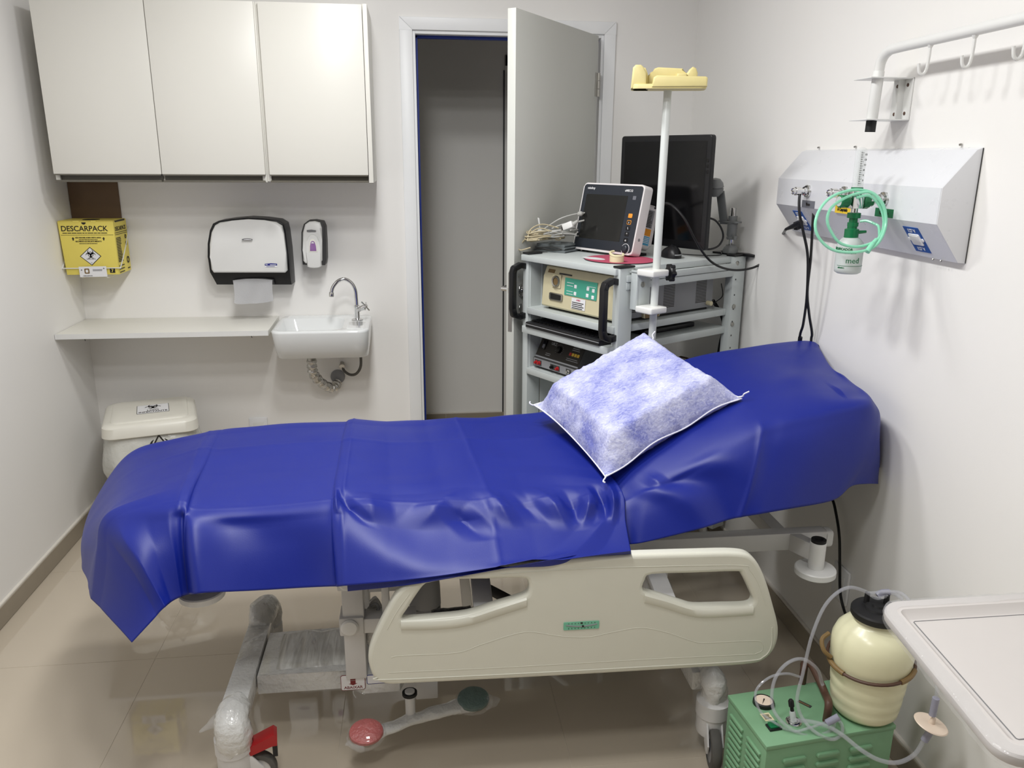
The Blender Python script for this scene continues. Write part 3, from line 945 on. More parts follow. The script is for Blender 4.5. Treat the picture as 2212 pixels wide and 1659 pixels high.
merge(b, text_bm('LIXO', .020, TMx @ Matrix.Translation((.0, -.028, .0006)), bold=.03, align='CENTER', sx=1.05))
merge(b, text_bm('INFECTANTE', .022, TMx @ Matrix.Translation((.0, -.051, .0006)), bold=.03, align='CENTER', sx=.88))
t.part('label_print', b, M_ink, parent=lid)
# bag skirt hanging out under the lid
b = NB()
n = 72
prev = None
for j in range(9):
    v = j / 8
    ring = []
    for k in range(n):
        a = 2 * pi * k / n
        ca, sa_ = cos(a), sin(a)
        e = (abs(ca) ** 5 + abs(sa_) ** 5) ** (-1 / 5)
        w = .006 * sin(9 * a + 2 * v) * v + .005 * sin(17 * a + 1) * v
        off = -.004 + .030 * sin(pi * min(1, v * 1.15) * .62) + w - .022 * max(0, v - .82) / .18
        z = .477 - .185 * v - .02 * v * sin(2 * a + .6) + .012 * v * sin(5 * a)
        ring.append(b.verts.new(BM_ @ Vector(((HX - .012 + off) * e * ca, (HY - .012 + off) * e * sa_, z))))
    if prev:
        for k in range(n): b.faces.new((prev[k], prev[(k + 1) % n], ring[(k + 1) % n], ring[k]))
    prev = ring
bag = t.part('bag', b, M_bag, ang=70)
b = NB()
GM = BM_ @ Matrix.Translation((.03, -HY - .0235, .385)) @ Matrix.Rotation(radians(90), 4, 'X')
biohazard(b, GM, 0.0, .02, .12, d=.0)
for sgn, (x0, y0, x1, y1) in enumerate([(-.075, -.03, .0, .10), (.0, .10, .075, -.03), (-.095, -.075, -.075, -.02)]):
    dx, dy = x1 - x0, y1 - y0; L = sqrt(dx * dx + dy * dy); nx, ny = -dy / L * .003, dx / L * .003
    prism(b, [(x0 - nx, y0 - ny), (x1 - nx, y1 - ny), (x1 + nx, y1 + ny), (x0 + nx, y0 + ny)], lambda u, v, d: GM @ Vector((u, v, d)), -.001, .0)
t.part('bag_print', b, M_ink, parent=bag)
# ------------------------------------------------------------------ equipment trolley (local frame: x along its front, y into its depth)
def TL(x, y, z):
    return TRO @ Vector((x, y, z))


tr = Thing('equipment_trolley', 'pale grey steel equipment trolley with black handles in the corner', 'trolley', (-.27, .32, 0), frame=TRO)
PH = 1.238
for nm, x0, x1, y0, y1 in (('post', -.052, -.020, 0, .066), ('post', -.550, -.518, 0, .066), ('post', -.052, -.016, .604, .676), ('post', -.550, -.514, .604, .676)):
    b = NB(); box(b, (x0, y0, .10), (x1, y1, PH), bev=.003)
    p = tr.part(nm, b, M_trolley)
    b = NB(); box(b, (x0 - .002, y0 - .002, PH), (x1 + .003, y1 + .003, PH + .007), bev=.002)
    tr.part('post_cap', b, M_black, parent=p)
    if y0 > .3 and x0 > -.2:
        b = NB()
        for hz in (1.15, 1.09, 1.035, .985, .93, .88, .82):
            lathe(b, [(.0035, 0), (.0035, .0008)], (x1 - .0002, y0 + .018, hz), (1, 0, 0), 10)
        tr.part('post_holes', b, M_boxdark, parent=p, kind='stuff')
for hz in (1.212, 1.045, .975):
    b = NB(); lathe(b, [(.009, 0), (.009, .003), (.005, .005), (.0, .0055)], (-.0155, .622, hz), (1, 0, 0), 12)
    tr.part('bolt', b, M_steel)
b = NB(); box(b, (-.518, .012, .76), (-.5155, .604, 1.206)); box(b, (-.5155, .066, .30), (-.5125, .14, 1.206)); tr.part('side_panel', b, M_trolley)
b = NB(); box(b, (-.50, .668, .16), (-.06, .671, .75)); tr.part('back_panel', b, M_trolley)


def shelf(z0, z1, y0=-.006, yb=.605, x0=-.516, x1=-.036, lip=.0):
    b = NB()
    box(b, (x0, y0, z0), (x1, y0 + .012, z1), bev=.0015)          # front fold
    box(b, (x0, yb - .012, z0), (x1, yb, z1), bev=.0015)
    box(b, (x0, y0 + .012, z0), (x0 + .012, yb - .012, z1))
    box(b, (x1 - .012, y0 + .012, z0), (x1, yb - .012, z1), bev=.0015)
    box(b, (x0 + .012, y0 + .012, z1 - .004), (x1 - .012, yb - .012, z1))
    return tr.part('shelf', b, M_trolley)


b = NB()
box(b, (-.548, -.012, 1.214), (-.030, .70, 1.2365), bev=.002)
tr.part('top_board', b, M_trolley)
b = NB(); box(b, (-.030, .03, 1.190), (-.012, .66, 1.213), bev=.002); box(b, (-.034, .03, 1.163), (-.016, .62, 1.188), bev=.002)
tr.part('side_rail', b, M_trolley)
shelf(1.010, 1.035)
shelf(.938, .965, y0=-.03)
shelf(.767, .791)
shelf(.50, .525)
shelf(.22, .245)
for hx in (-.0375, -.542):
    b = NB()
    pts = [(hx, .002, 1.192), (hx, -.022, 1.196), (hx, -.050, 1.186), (hx, -.056, 1.17), (hx, -.056, 1.03), (hx, -.050, 1.005), (hx, -.022, .994), (hx, .002, .998)]
    for a, c in zip(pts, pts[1:]):
        a = Vector(a); c = Vector(c); d = (c - a)
        M = Matrix.Translation((a + c) / 2) @ d.to_track_quat('Z', 'X').to_matrix().to_4x4()
        box(b, (-.011, -.012, -d.length / 2 - .004), (.011, .012, d.length / 2 + .004), bev=.003, M=M)
    tr.part('handle', b, M_black)
def swivel_caster(th, x, y, r, name='caster', frame=None, yaw=0.5, mats=None, w=.022):
    mm = mats or (M_bedwhite, M_rubber, M_boxgrey)
    M = Matrix.Translation((x, y, 0)) @ Matrix.Rotation(yaw, 4, 'Z')
    b = NB()
    cyl(b, M @ Vector((0, 0, r * 2 + .004)), M @ Vector((0, 0, r * 2 + .03)), .016, n=14)
    for s in (-1, 1):
        prism(b, [(-.014, r * 2 + .006), (.014, r * 2 + .006), (.030, r * .9), (.016, r * .9)], lambda u, v, d: M @ Vector((u + .004, s * (w * .5 + .003 + d), v)), 0, .003)
    box(b, (-.016, -w * .5 - .006, r * 2 + .002), (.02, w * .5 + .006, r * 2 + .006), M=M)
    o = th.part(name, b, mm[0], frame=frame)
    b = NB()
    c = M @ Vector((.022, 0, r)); ax_ = M.to_3x3() @ Vector((0, 1, 0))
    lathe(b, [(r * .62, -w * .5), (r * .92, -w * .5), (r, -w * .3), (r, w * .3), (r * .92, w * .5), (r * .62, w * .5)], c, ax_, 28, caps=False)
    lathe(b, [(r * .62, -w * .5), (r * .62, w * .5)], c, ax_, 28, caps=False)
    th.part('tyre', b, mm[1], parent=o, frame=frame)
    b = NB()
    lathe(b, [(0, -w * .42), (r * .3, -w * .42), (r * .61, -w * .36), (r * .61, w * .36), (r * .3, w * .42), (0, w * .42)], c, ax_, 24)
    th.part('hub', b, mm[2], parent=o, frame=frame)
    return o
for cx_, cy_ in ((-.06, .03), (-.51, .03), (-.06, .60), (-.51, .60)):
    swivel_caster(tr, cx_, cy_, .036, yaw=.9)

# patient monitor
pm = Thing('patient_monitor', 'white patient monitor with dark bezel standing on the trolley top', 'monitor', (-.36, .30, 1.2365), frame=TRO)
PB = frame_of((-.5255, .232, 1.2475), (.321, .010, 0), (-.016, .058, .257))      # lower left of the bezel plane; x right, y up
PW, PHh = .321, .262
b = NB(); prism(b, rrect(0, 0, PW, PHh, .016, 6), lambda u, v, d: PB @ Vector((u, v, d - .045)), 0, .045, bev=.004, seg=3)
pm.part('shell', b, M_monwhite)
b = NB(); prism(b, rrect(.03, .034, PW - .03, PHh - .055, .02, 5), lambda u, v, d: PB @ Vector((u, v, -.045 - d)), 0, .085, bev=.012, seg=3)
pm.part('rear_case', b, M_monwhite)
b = NB(); prism(b, rrect(.006, .008, PW - .006, PHh - .006, .012, 5), lambda u, v, d: PB @ Vector((u, v, d - .002)), 0, .0032, bev=.0008)
bz = pm.part('bezel', b, M_monblack)
b = NB(); prism(b, rrect(.026, .045, .246, .218, .002, 2), lambda u, v, d: PB @ Vector((u, v, d)), 0, .0018)
pm.part('screen', b, M_screen)
def P2(u, v, d=.0016): return PB @ Matrix.Translation((u, v, d))
b = text_bm('mindray', .0125, P2(.026, .2375), bold=.02); pm.part('lettering', b, M_label, parent=bz)
b = text_bm('uMEC12', .0115, P2(.226, .234), bold=.02); pm.part('lettering', b, M_label, parent=bz)
for i_, (v, m_) in enumerate(((.1455, M_orange), (.121, M_orange), (.099, M_black), (.077, M_black), (.0545, M_black))):
    b = NB(); prism(b, rrect(.267, v - .008, .287, v + .008, .003, 3), lambda u, w, d: PB @ Vector((u, w, d + .001)), 0, .0018, bev=.0004)
    k_ = pm.part('key', b, m_, parent=bz)
    if i_ == 1:
        b = NB(); prism(b, rrect(.269, v - .006, .285, v + .006, .002, 3), lambda u, w, d: PB @ Vector((u, w, d + .001)), 0, .0022); pm.part('key_face', b, M_black, parent=bz)
        b = text_bm('8', .009, P2(.277, v - .004, .0033), align='CENTER'); pm.part('key_symbol', b, M_label, parent=bz)
    elif i_ > 1:
        b = text_bm(('', '', '\\', '*', 'o')[i_], .011, P2(.277, v - .004, .003), bold=.04, align='CENTER'); pm.part('key_symbol', b, M_label, parent=bz)
b = NB(); prism(b, rrect(.272, .205, .288, .219, .002, 3), lambda u, w, d: PB @ Vector((u, w, d + .001)), 0, .0012); pm.part('emblem', b, M_greylbl, parent=bz)
b = NB(); lathe(b, [(.0175, 0), (.0175, .002), (.014, .003), (.013, .010), (.010, .012), (0, .012)], PB @ Vector((.283, .022, .0005)), PB.to_3x3() @ Vector((0, 0, 1)), 28); kn = pm.part('rotary_knob', b, M_monblack, parent=bz)
b = NB(); tube(b, [PB @ Vector((.283 + .019 * cos(radians(a)), .022 + .019 * sin(radians(a)), .0018)) for a in range(-60, 241, 10)], .0011, 6); pm.part('knob_ring', b, M_label, parent=bz)
# right flank: labels
SMm = frame_of(PB @ Vector((PW - .0298, .02, -.128)), PB.to_3x3() @ Vector((0, 0, 1)), PB.to_3x3() @ Vector((0, 1, 0)))
SMm = SMm @ Matrix.Rotation(0, 4, 'X')
def flank(b, u0, v0, u1, v1, d):
    # u runs from the back towards the bezel
    R = PB.to_3x3()
    return prism(b, [(u0, v0), (u1, v0), (u1, v1), (u0, v1)], lambda u, v, w: PB @ Vector((PW - .0302 + w, v, -.128 + u)), 0, d)
b = NB(); flank(b, .016, .118, .072, .185, .0010); fl = pm.part('type_label', b, M_boxgrey)
b = NB(); rnd = random.Random(3)
for k in range(11):
    flank(b, .020 + rnd.random() * .01, .121 + k * .0056, .068 - rnd.random() * .02, .1235 + k * .0056, .0014)
pm.part('type_print', b, M_ink, parent=fl)
b = NB(); flank(b, .016, .088, .068, .114, .0010); pm.part('caution_label', b, M_orange)
b = NB(); flank(b, .016, .052, .078, .085, .0010); wl_ = pm.part('wave_label', b, M_lbluelbl)
b = NB()
for k in range(4): flank(b, .020, .060 + k * .006, .052 - k * .002, .0625 + k * .006, .0014)
pm.part('wave_print', b, M_label, parent=wl_)
b = NB(); lathe(b, [(.006, 0), (.006, .001), (0, .001)], PB @ Vector((PW - .0005, .062, -.022)), PB.to_3x3() @ Vector((1, 0, 0)), 18); pm.part('lock_mark', b, M_boxgrey)
b = NB()
for fxx in (.04, PW - .05):
    box(b, (PB @ Vector((fxx, 0, -.03))) - Vector((.014, .0, .006)), (PB @ Vector((fxx, 0, -.03))) + Vector((.014, .09, .005)))
pm.part('feet', b, M_rubber)

# large black display on a clamp arm
bd_ = Thing('display_screen', 'large black flat display held behind the patient monitor', 'monitor', (-.27, .47, 1.27), frame=TRO)
BX0, BX1, BZ0, BZ1, BYf = -.492, -.036, 1.268, 1.681, .45
b = NB(); prism(b, rrect(BX0, BZ0, BX1, BZ1, .012, 4), lambda u, v, d: Vector((u, BYf + .020 - d, v)), 0, .020, bev=.005, seg=3)
prism(b, rrect(BX0 + .05, BZ0 + .05, BX1 - .05, BZ1 - .05, .03, 4), lambda u, v, d: Vector((u, BYf + .020 + d, v)), 0, .030, bev=.01)
bd_.part('case', b, M_black)
b = NB(); prism(b, [(BX0 + .022, BZ0 + .03), (BX1 - .022, BZ0 + .03), (BX1 - .022, BZ1 - .022), (BX0 + .022, BZ1 - .022)], lambda u, v, d: Vector((u, BYf - .0008 + d, v)), 0, .002)
bd_.part('screen', b, M_blackgloss)
b = NB()
for vz in (1.545, 1.565, 1.585): box(b, (BX1 - .0175, BYf - .0012, vz), (BX1 - .008, BYf + .001, vz + .011), bev=.0004)
bd_.part('buttons', b, M_blackgloss)
ca = Thing('monitor_stand', 'grey clamp stand and bracket carrying the black display', 'stand', (-.09, .68, 1.2365), frame=TRO)
b = NB(); lathe(b, [(.030, 0), (.030, .012), (.026, .022), (.019, .028), (.019, .03)], (-.09, .672, 1.2365 + .006), (0, 0, 1), 24); ca.part('foot', b, M_armgrey)
b = NB(); cyl(b, (-.09, .672, 1.27), (-.09, .672, 1.415), .0115, n=18, bev=.001); ca.part('pole', b, M_chrome)
b = NB(); lathe(b, [(.017, 0), (.0195, .004), (.0195, .010), (.017, .012), (.0195, .016), (.0195, .058), (.021, .060), (.021, .064)], (-.09, .672, 1.294), (0, 0, 1), 24); lathe(b, [(.0175, 0), (.0175, .02)], (-.09, .672, 1.364), (0, 0, 1), 24); ca.part('sleeve', b, M_armgrey)
b = NB(); cyl(b, (-.075, .662, 1.303), (-.052, .650, 1.303), .0028, n=10); box(b, (-.056, .640, 1.2955), (-.048, .656, 1.3105), bev=.002); ca.part('wing_screw', b, M_armgrey)
b = NB(); prism(b, rrect(-.150, .650, -.052, .689, .014, 4), lambda u, v, d: Vector((u, v, 1.3585 + d)), 0, .006, bev=.001)
pa, pb = Vector((-0.1211, 0.66, 1.3549)), Vector((-0.1069, 0.605, 1.4763))
for a, c in ((pa, pb), (pb, Vector((-0.1159, 0.58, 1.4816)))):
    d = c - a
    M = Matrix.Translation((a + c) / 2) @ d.to_track_quat('Z', 'Y').to_matrix().to_4x4()
    box(b, (-.016, -.004, -d.length / 2 - .003), (.016, .004, d.length / 2 + .003), bev=.001, M=M)
ca.part('bracket', b, M_armgrey)
b = NB(); lathe(b, [(0, -.036), (.018, -.032), (.030, -.018), (.034, -.003), (.030, -.001), (.030, .001), (.034, .003), (.030, .018), (.018, .032), (0, .036)], (-0.1106, 0.575, 1.4921), (.1, -.1, 1), 24); ca.part('ball_joint', b, M_armgrey)
b = NB(); box(b, (-.155, .645, 1.2366), (-.025, .70, 1.2435), bev=.001); box(b, (-.05, .655, 1.2366), (.033, .69, 1.2465), bev=.001); ca.part('clamp_plate', b, M_black)
b = NB(); lathe(b, [(.034, 0), (.034, .012), (.030, .016), (.012, .018), (.012, .036)], (-.065, .60, 1.160), (0, 0, 1), 24); ca.part('clamp_knob', b, M_boxdark)

# mouse pad, mouse, tape, cuff
b = NB(); prism(b, [(-.205 + .137 * cos(2 * pi * k / 40), .18 + .125 * sin(2 * pi * k / 40)) for k in range(40)], lambda u, v, d: Vector((u, v, 1.2366 + d)), 0, .003, bev=.0008)
mpad = Thing('mouse_pad', 'round pink mouse pad under the front of the patient monitor', 'mouse pad', (-.22, .19, 1.2366), frame=TRO)
mpad.part('base', b, M_black)
b = NB(); prism(b, [(-.205 + .135 * cos(2 * pi * k / 40), .18 + .123 * sin(2 * pi * k / 40)) for k in range(40)], lambda u, v, d: Vector((u, v, 1.2396 + d)), 0, .0004)
mpad.part('pink_print', b, M_pink)
b = NB(); prism(b, [(-.275 + .055 * cos(2 * pi * k / 24), .115 + .026 * sin(2 * pi * k / 24)) for k in range(24)], lambda u, v, d: Vector((u, v, 1.2399 + d)), 0, .0004)
mpad.part('white_print', b, M_label)
tp = Thing('tape_roll', 'cream roll of adhesive tape lying in front of the patient monitor', 'tape', (-.155, .112, 1.24), frame=TRO)
b = NB(); lathe(b, [(.018, 0), (.0255, 0), (.0255, .022), (.018, .022)], (-.152, .112, 1.2405), (0, 0, 1), 30, caps=False); lathe(b, [(.018, .0), (.018, .022)], (-.152, .112, 1.2405), (0, 0, 1), 30, caps=False); tp.part('roll', b, M_tape)
b = NB(); tube(b, [Vector((-.153 + (.0235) * cos(radians(a)), .112 + .0235 * sin(radians(a)), 1.268 + .007 * sin(radians(a - 70)))) for a in range(-200, 80, 14)], .0045, 6); tp.part('loose_end', b, M_tape)
ms = Thing('computer_mouse', 'black computer mouse on the trolley top by the display', 'mouse', (-.165, .415, 1.2366), frame=TRO)
Mm = Matrix.Translation((-.158, .405, 1.2366)) @ Matrix.Rotation(radians(60), 4, 'Z')
b = NB()
NU, NVv = 20, 12
gr = []
for j in range(NVv + 1):
    row = []
    vv = j / NVv
    for i in range(NU):
        a = 2 * pi * i / NU
        rx, ry = .036, .064
        s_ = sqrt(max(0, 1 - (vv) ** 2.2))
        row.append(b.verts.new(Mm @ Vector((rx * s_ * cos(a), ry * s_ * sin(a),   .001 + .042 * vv * (1 - .18 * sin(a)) ))))
    gr.append(row)
for j in range(NVv):
    for i in range(NU):
        b.faces.new((gr[j][i], gr[j][(i + 1) % NU], gr[j + 1][(i + 1) % NU], gr[j + 1][i]))
bmesh.ops.remove_doubles(b, verts=b.verts, dist=.0001)
b.faces.new(list(reversed(gr[0])))
ms.part('shell', b, M_black, ang=60)
b = NB(); tube(b, [Mm @ Vector((.036 * cos(radians(a)), .064 * sin(radians(a)), .014)) for a in range(-100, 60, 8)], .0028, 6); ms.part('side_grip', b, M_boxgrey)
b = NB(); cyl(b, Mm @ Vector((-.003, .03, .027)), Mm @ Vector((.003, .03, .027)), .008, n=14); ms.part('wheel', b, M_greyrub)
b = NB(); tube(b, spline([Mm @ Vector((0, .064, .008)), TL(0, 0, 0) * 0 + Vector((-.11, .53, 1.2395)), Vector((-.08, .60, 1.2395)), Vector((-.12, .655, 1.246)), Vector((-.14, .71, 1.23)), Vector((-.14, .73, 1.1))], 6), .0018, 6); ms.part('cord', b, M_black)
cf = Thing('blood_pressure_cuff', 'folded grey blood pressure cuff at the left end of the trolley top', 'cuff', (-.55, .20, 1.2366), frame=TRO)
Mc = Matrix.Translation((-.565, .185, 1.2366)) @ Matrix.Rotation(radians(18), 4, 'Z')
b = NB()
for k, (w, h0, y0, y1) in enumerate(((.070, .000, -.06, .07), (.066, .011, -.055, .07), (.062, .021, -.05, .065))):
    prism(b, [(-w, h0), (w, h0), (w + .005, h0 + .005), (w, h0 + .0095), (-w, h0 + .0095), (-w - .005, h0 + .005)], lambda u, v, d: Mc @ Vector((u, y0 + d, v + .012 * 0 + .06 * 0 + .0004)), 0, y1 - y0)
cf.part('folds', b, M_cuff)
b = NB()
tube(b, spline([Mc @ Vector(p) for p in ((-.066, -.061, .007), (-.03, -.062, .012), (.0, -.062, .008), (.03, -.062, .010), (.058, -.062, .016), (.03, -.062, .020), (-.02, -.062, .018), (-.066, -.061, .014))], 5), .0022, 6)
cf.part('edge_binding', b, M_boxdark)
# leads on top of the cuff
rnd = random.Random(7)
def lead_bundle(name, label, m, n, seed, cx, cy, cz, rx, ry, rr, tilt, group=None):
    rnd = random.Random(seed)
    t_ = Thing(name, label, 'cable', (cx, cy, cz), frame=TRO, group=group)
    for k in range(n):
        pts = []
        ph = rnd.random() * 6.28
        for i in range(9):
            a = ph * .25 + 2 * pi * i / 9 * .93
            s_ = .75 + .4 * rnd.random()
            x_ = rx * s_ * cos(a); y_ = ry * s_ * sin(a)
            pts.append((cx + x_, cy + y_ , cz + .006 + k * .0045 + rnd.random() * .008 + tilt * (x_ + rx)))
        b = NB(); tube(b, spline(pts, 6), rr, 7); t_.part('cable_loop', b, m)
    return t_
t1 = lead_bundle('lead_bundle', 'coiled beige patient leads heaped on the grey cuff', M_cableb, 8, 4, -.555, .115, 1.270, .045, .085, .0026, .10, 'patient lead bundles')
for q in (((-.57, .09, 1.315), (-.595, .05, 1.29), (-.605, .03, 1.25), (-.60, .015, 1.20), (-.585, .01, 1.165)), ((-.58, .10, 1.31), (-.605, .06, 1.315), (-.612, .03, 1.270), (-.57, .0, 1.25), (-.53, .02, 1.262)), ((-.52, .12, 1.32), (-.55, .07, 1.33), (-.59, .03, 1.28), (-.608, .005, 1.22), (-.60, -.005, 1.15), (-.578, .0, 1.145)), ((-.53, .16, 1.33), (-.56, .10, 1.345), (-.57, .05, 1.325), (-.55, .02, 1.285))):
    b = NB(); tube(b, spline(q, 6), .0026, 7); t1.part('cable_tail', b, M_cableb)
t2 = lead_bundle('lead_bundle', 'coiled pale grey patient leads heaped beside the patient monitor', M_cableg, 6, 9, -.525, .175, 1.282, .05, .075, .0032, .14, 'patient lead bundles')
b = NB(); tube(b, spline([(-.57, .16, 1.325), (-.54, .19, 1.342), (-.51, .225, 1.350), (-.485, .265, 1.36)], 5), .0034, 7); t2.part('cable_tail', b, M_cableg)
b = NB(); tube(b, spline([(-.59, .14, 1.325), (-.55, .18, 1.362), (-.52, .225, 1.380), (-.49, .27, 1.388)], 5), .0030, 7); t2.part('cable_tail', b, M_cableg)
b = NB(); lathe(b, [(.004, 0), (.009, .004), (.010, .016), (.005, .024)], (-.505, .235, 1.382), (.5, .8, .15), 12); t2.part('lead_plug', b, M_cableg)
cn = Thing('lead_connector', 'white moulded lead connector lying on the coiled leads', 'connector', (-.50, .185, 1.32), frame=TRO)
Mk = Matrix.Translation((-.50, .185, 1.338)) @ Matrix.Rotation(radians(-25), 4, 'Y') @ Matrix.Rotation(radians(25), 4, 'Z')
b = NB(); box(b, (-.02, -.017, -.013), (.024, .017, .013), bev=.004, M=Mk); cn.part('housing', b, M_white)
b = NB(); box(b, (-.026, -.010, -.007), (-.018, .010, .006), M=Mk); cn.part('socket', b, M_ink)
b = NB(); cyl(b, Mk @ Vector((.022, 0, 0)), Mk @ Vector((.045, 0, .006)), .009, .005, n=12); cn.part('strain_relief', b, M_cableg)
cb = Thing('lead_comb', 'small white five-way lead comb standing in the beige leads', 'clip', (-.572, .10, 1.32), frame=TRO)
b = NB()
for k in range(5):
    u = -.012 + k * .006
    tube(b, [(-.572, .10, 1.325), (-.574 + u * .5, .10 - u * .3, 1.338), (-.582 + u, .10 - u * .6, 1.368)], .0016, 6)
box(b, (-.580, .094, 1.316), (-.564, .106, 1.330), bev=.002)
cb.part('comb', b, M_white)

# video processor on the second shelf
vp = Thing('light_source', 'cream fronted endoscopy light source with green key panel on the upper shelf', 'processor', (-.27, .3, 1.035), frame=TRO)
b = NB()
prism(b, [(.06, 1.047), (.555, 1.045), (.555, 1.186), (.06, 1.192)], lambda u, v, d: Vector((-.452 + d, u, v)), 0, .385, bev=.002)
vp.part('case', b, M_boxgrey)
b = NB()
prism(b, [(.035, 1.045), (.028, 1.052), (.036, 1.16), (.052, 1.197), (.085, 1.205), (.085, 1.043)], lambda u, v, d: Vector((-.466 + d, u, v)), 0, .408, bev=.004)
fr = vp.part('front_moulding', b, M_cream)
VF = frame_of((-.466, .0265, 1.05), (1, 0, 0), (0, .0074, .11))
b = NB(); rect_print(b, VF, .128, .055, .302, .119, .0008); gp = vp.part('key_panel', b, M_teal, parent=fr)
for u, v in ((.188, .092), (.188, .066), (.255, .092), (.284, .089), (.254, .068), (.283, .065)):
    b = NB(); prism(b, rrect(u - .0065, v - .0065, u + .0065, v + .0065, .001, 2), lambda x_, y_, d: VF @ Vector((x_, y_, d)), 0, .0020, bev=.0005); vp.part('key', b, M_label, parent=fr)
b = NB(); merge(b, lines_print(NB(), VF, .14, .09, .18, .112, 2, 41, .2, d=.0012)); merge(b, lines_print(NB(), VF, .14, .06, .18, .08, 2, 42, .2, d=.0012)); merge(b, lines_print(NB(), VF, .25, .1, .295, .106, 1, 43, .3, d=.0012)); vp.part('key_print', b, M_label, parent=fr)
b = NB(); lathe(b, [(.021, 0), (.022, .003), (.020, .008), (.015, .006), (.014, -.002), (0, -.002)], VF @ Vector((.078, .098, .0)), VF.to_3x3() @ Vector((0, 0, 1)), 28); vp.part('scope_socket', b, M_steel, parent=fr)
b = NB(); lathe(b, [(.0, .0), (.0135, .0), (.0135, .001)], VF @ Vector((.078, .098, .001)), VF.to_3x3() @ Vector((0, 0, 1)), 24); vp.part('socket_bore', b, M_tan, parent=fr)
b = NB(); prism(b, rrect(.056, .074, .104, .124, .004, 3), lambda x_, y_, d: VF @ Vector((x_, y_, d)), 0, .0012); vp.part('socket_plate', b, M_cream, parent=fr)
b = NB(); prism(b, rrect(.045, .026, .121, .054, .007, 4), lambda x_, y_, d: VF @ Vector((x_, y_, d)), 0, .004, bev=.001); sk = vp.part('connector_rim', b, M_steel, parent=fr)
b = NB(); prism(b, rrect(.055, .030, .114, .050, .004, 4), lambda x_, y_, d: VF @ Vector((x_, y_, d)), 0, .0048); vp.part('connector', b, M_blackgloss, parent=fr)
b = NB(); rect_print(b, VF, .172, .010, .246, .050, .001); nl = vp.part('note', b, M_label, parent=fr)
b = text_bm('AVISO', .008, VF @ Matrix.Translation((.209, .041, .0012)), bold=.03, align='CENTER'); vp.part('note_title', b, M_pink, parent=fr)
b = lines_print(NB(), VF, .176, .012, .242, .039, 4, 45, .45, d=.0016); vp.part('note_print', b, M_ink, parent=fr)
b = NB(); rect_print(b, frame_of((-.466, .045, 1.178), (1, 0, 0), (0, .016, .037)), .018, -.004, .055, .010, .0025); vp.part('badge', b, M_tan, parent=fr)
b = lines_print(NB(), frame_of((-.466, .044, 1.178), (1, 0, 0), (0, .016, .037)), .085, -.004, .17, .004, 1, 46, .7, d=.003); vp.part('model_print', b, M_boxdark, parent=fr)
b = NB(); rect_print(b, VF, .326, .078, .342, .102, .0015); vp.part('side_switch', b, M_boxdark, parent=fr)
# louvres on the right flank
b = NB()
for y0 in (.085, .275, .455):
    for k in range(17):
        z = 1.068 + k * .0058
        box(b, (-.0675, y0, z), (-.0663, y0 + .060, z + .0026))
vp.part('louvre_slots', b, M_ink, kind='stuff')
for y_, z_ in ((.28, 1.056), (.54, 1.16), (.08, 1.058)):
    b = NB(); lathe(b, [(.0045, 0), (.0045, .001), (0, .002)], (-.067, y_, z_), (1, 0, 0), 10); vp.part('screw', b, M_steel)
b = NB(); cyl(b, (-.067, .525, 1.062), (-.045, .525, 1.062), .009, n=16, bev=.001); vp.part('terminal', b, M_cream)
b = NB(); prism(b, rrect(.165, 1.042, .25, 1.075, .006, 3), lambda u, v, d: Vector((-.067 + d, u, v)), 0, .010, bev=.002); hd_ = vp.part('grip', b, M_cream)
b = NB(); prism(b, rrect(.172, 1.0425, .243, 1.066, .005, 3), lambda u, v, d: Vector((-.0565 + d, u, v)), 0, .0008); vp.part('grip_recess', b, M_tan, parent=hd_)
b = NB(); box(b, (-.45, .05, 1.0352), (-.08, .54, 1.046)); vp.part('feet', b, M_rubber)

# keyboard on the third shelf
kb = Thing('keyboard', 'black computer keyboard lying on the shelf under the light source', 'keyboard', (-.29, .05, .965), frame=TRO)
b = NB(); prism(b, [(-.488, -.030), (-.485, -.036), (-.075, -.036), (-.072, -.030), (-.072, .10), (-.488, .10)], lambda u, v, d: Vector((u, v, .9655 + d)), 0, .020, bev=.004); kb.part('case', b, M_black)
b = NB()
for r in range(5):
    for k in range(18):
        x = -.478 + k * .0222; y = -.012 + r * .021
        box(b, (x, y, .985), (x + .0185, y + .0175, .991), bev=.0)
kb.part('keys', b, M_blackgloss, kind='stuff')
b = NB(); tube(b, [(-.486, -.037, .977), (-.073, -.037, .977)], .0016, 6); kb.part('edge_line', b, M_boxgrey)
fb = Thing('flat_recorder', 'flat black box at the back of the keyboard shelf', 'box', (-.25, .38, .965), frame=TRO)
b = NB(); box(b, (-.45, .22, .966), (-.10, .50, .984), bev=.003); fb.part('case', b, M_black)
b = NB(); box(b, (-.44, .219, .969), (-.12, .2205, .980)); fb.part('front_strip', b, M_blackgloss)

# electrosurgical unit
eu = Thing('electrosurgery_unit', 'small electrosurgery unit with sloped dark panel and red jacks', 'device', (-.37, .18, .791), frame=TRO)
b = NB(); prism(b, [(.030, .797), (.022, .80), (.022, .832), (.030, .836), (.075, .918), (.09, .925), (.30, .925), (.30, .797)], lambda u, v, d: Vector((-.505 + d, u, v)), 0, .255, bev=.002)
eu.part('case', b, M_boxdark)
EL = frame_of((-.505, .0217, .80), (1, 0, 0), (0, 0, 1))
b = NB(); rect_print(b, EL, .004, .002, .251, .032, .0008); eu.part('jack_strip', b, M_boxgrey)
EP = frame_of((-.505, .0292, .8355), (1, 0, 0), (0, .045, .082))
b = NB(); rect_print(b, EP, .002, .001, .253, .006, .0012); eu.part('trim_strip', b, M_boxgrey)
b = NB(); rect_print(b, EP, .004, .009, .251, .092, .0008); pn = eu.part('control_panel', b, M_ink)
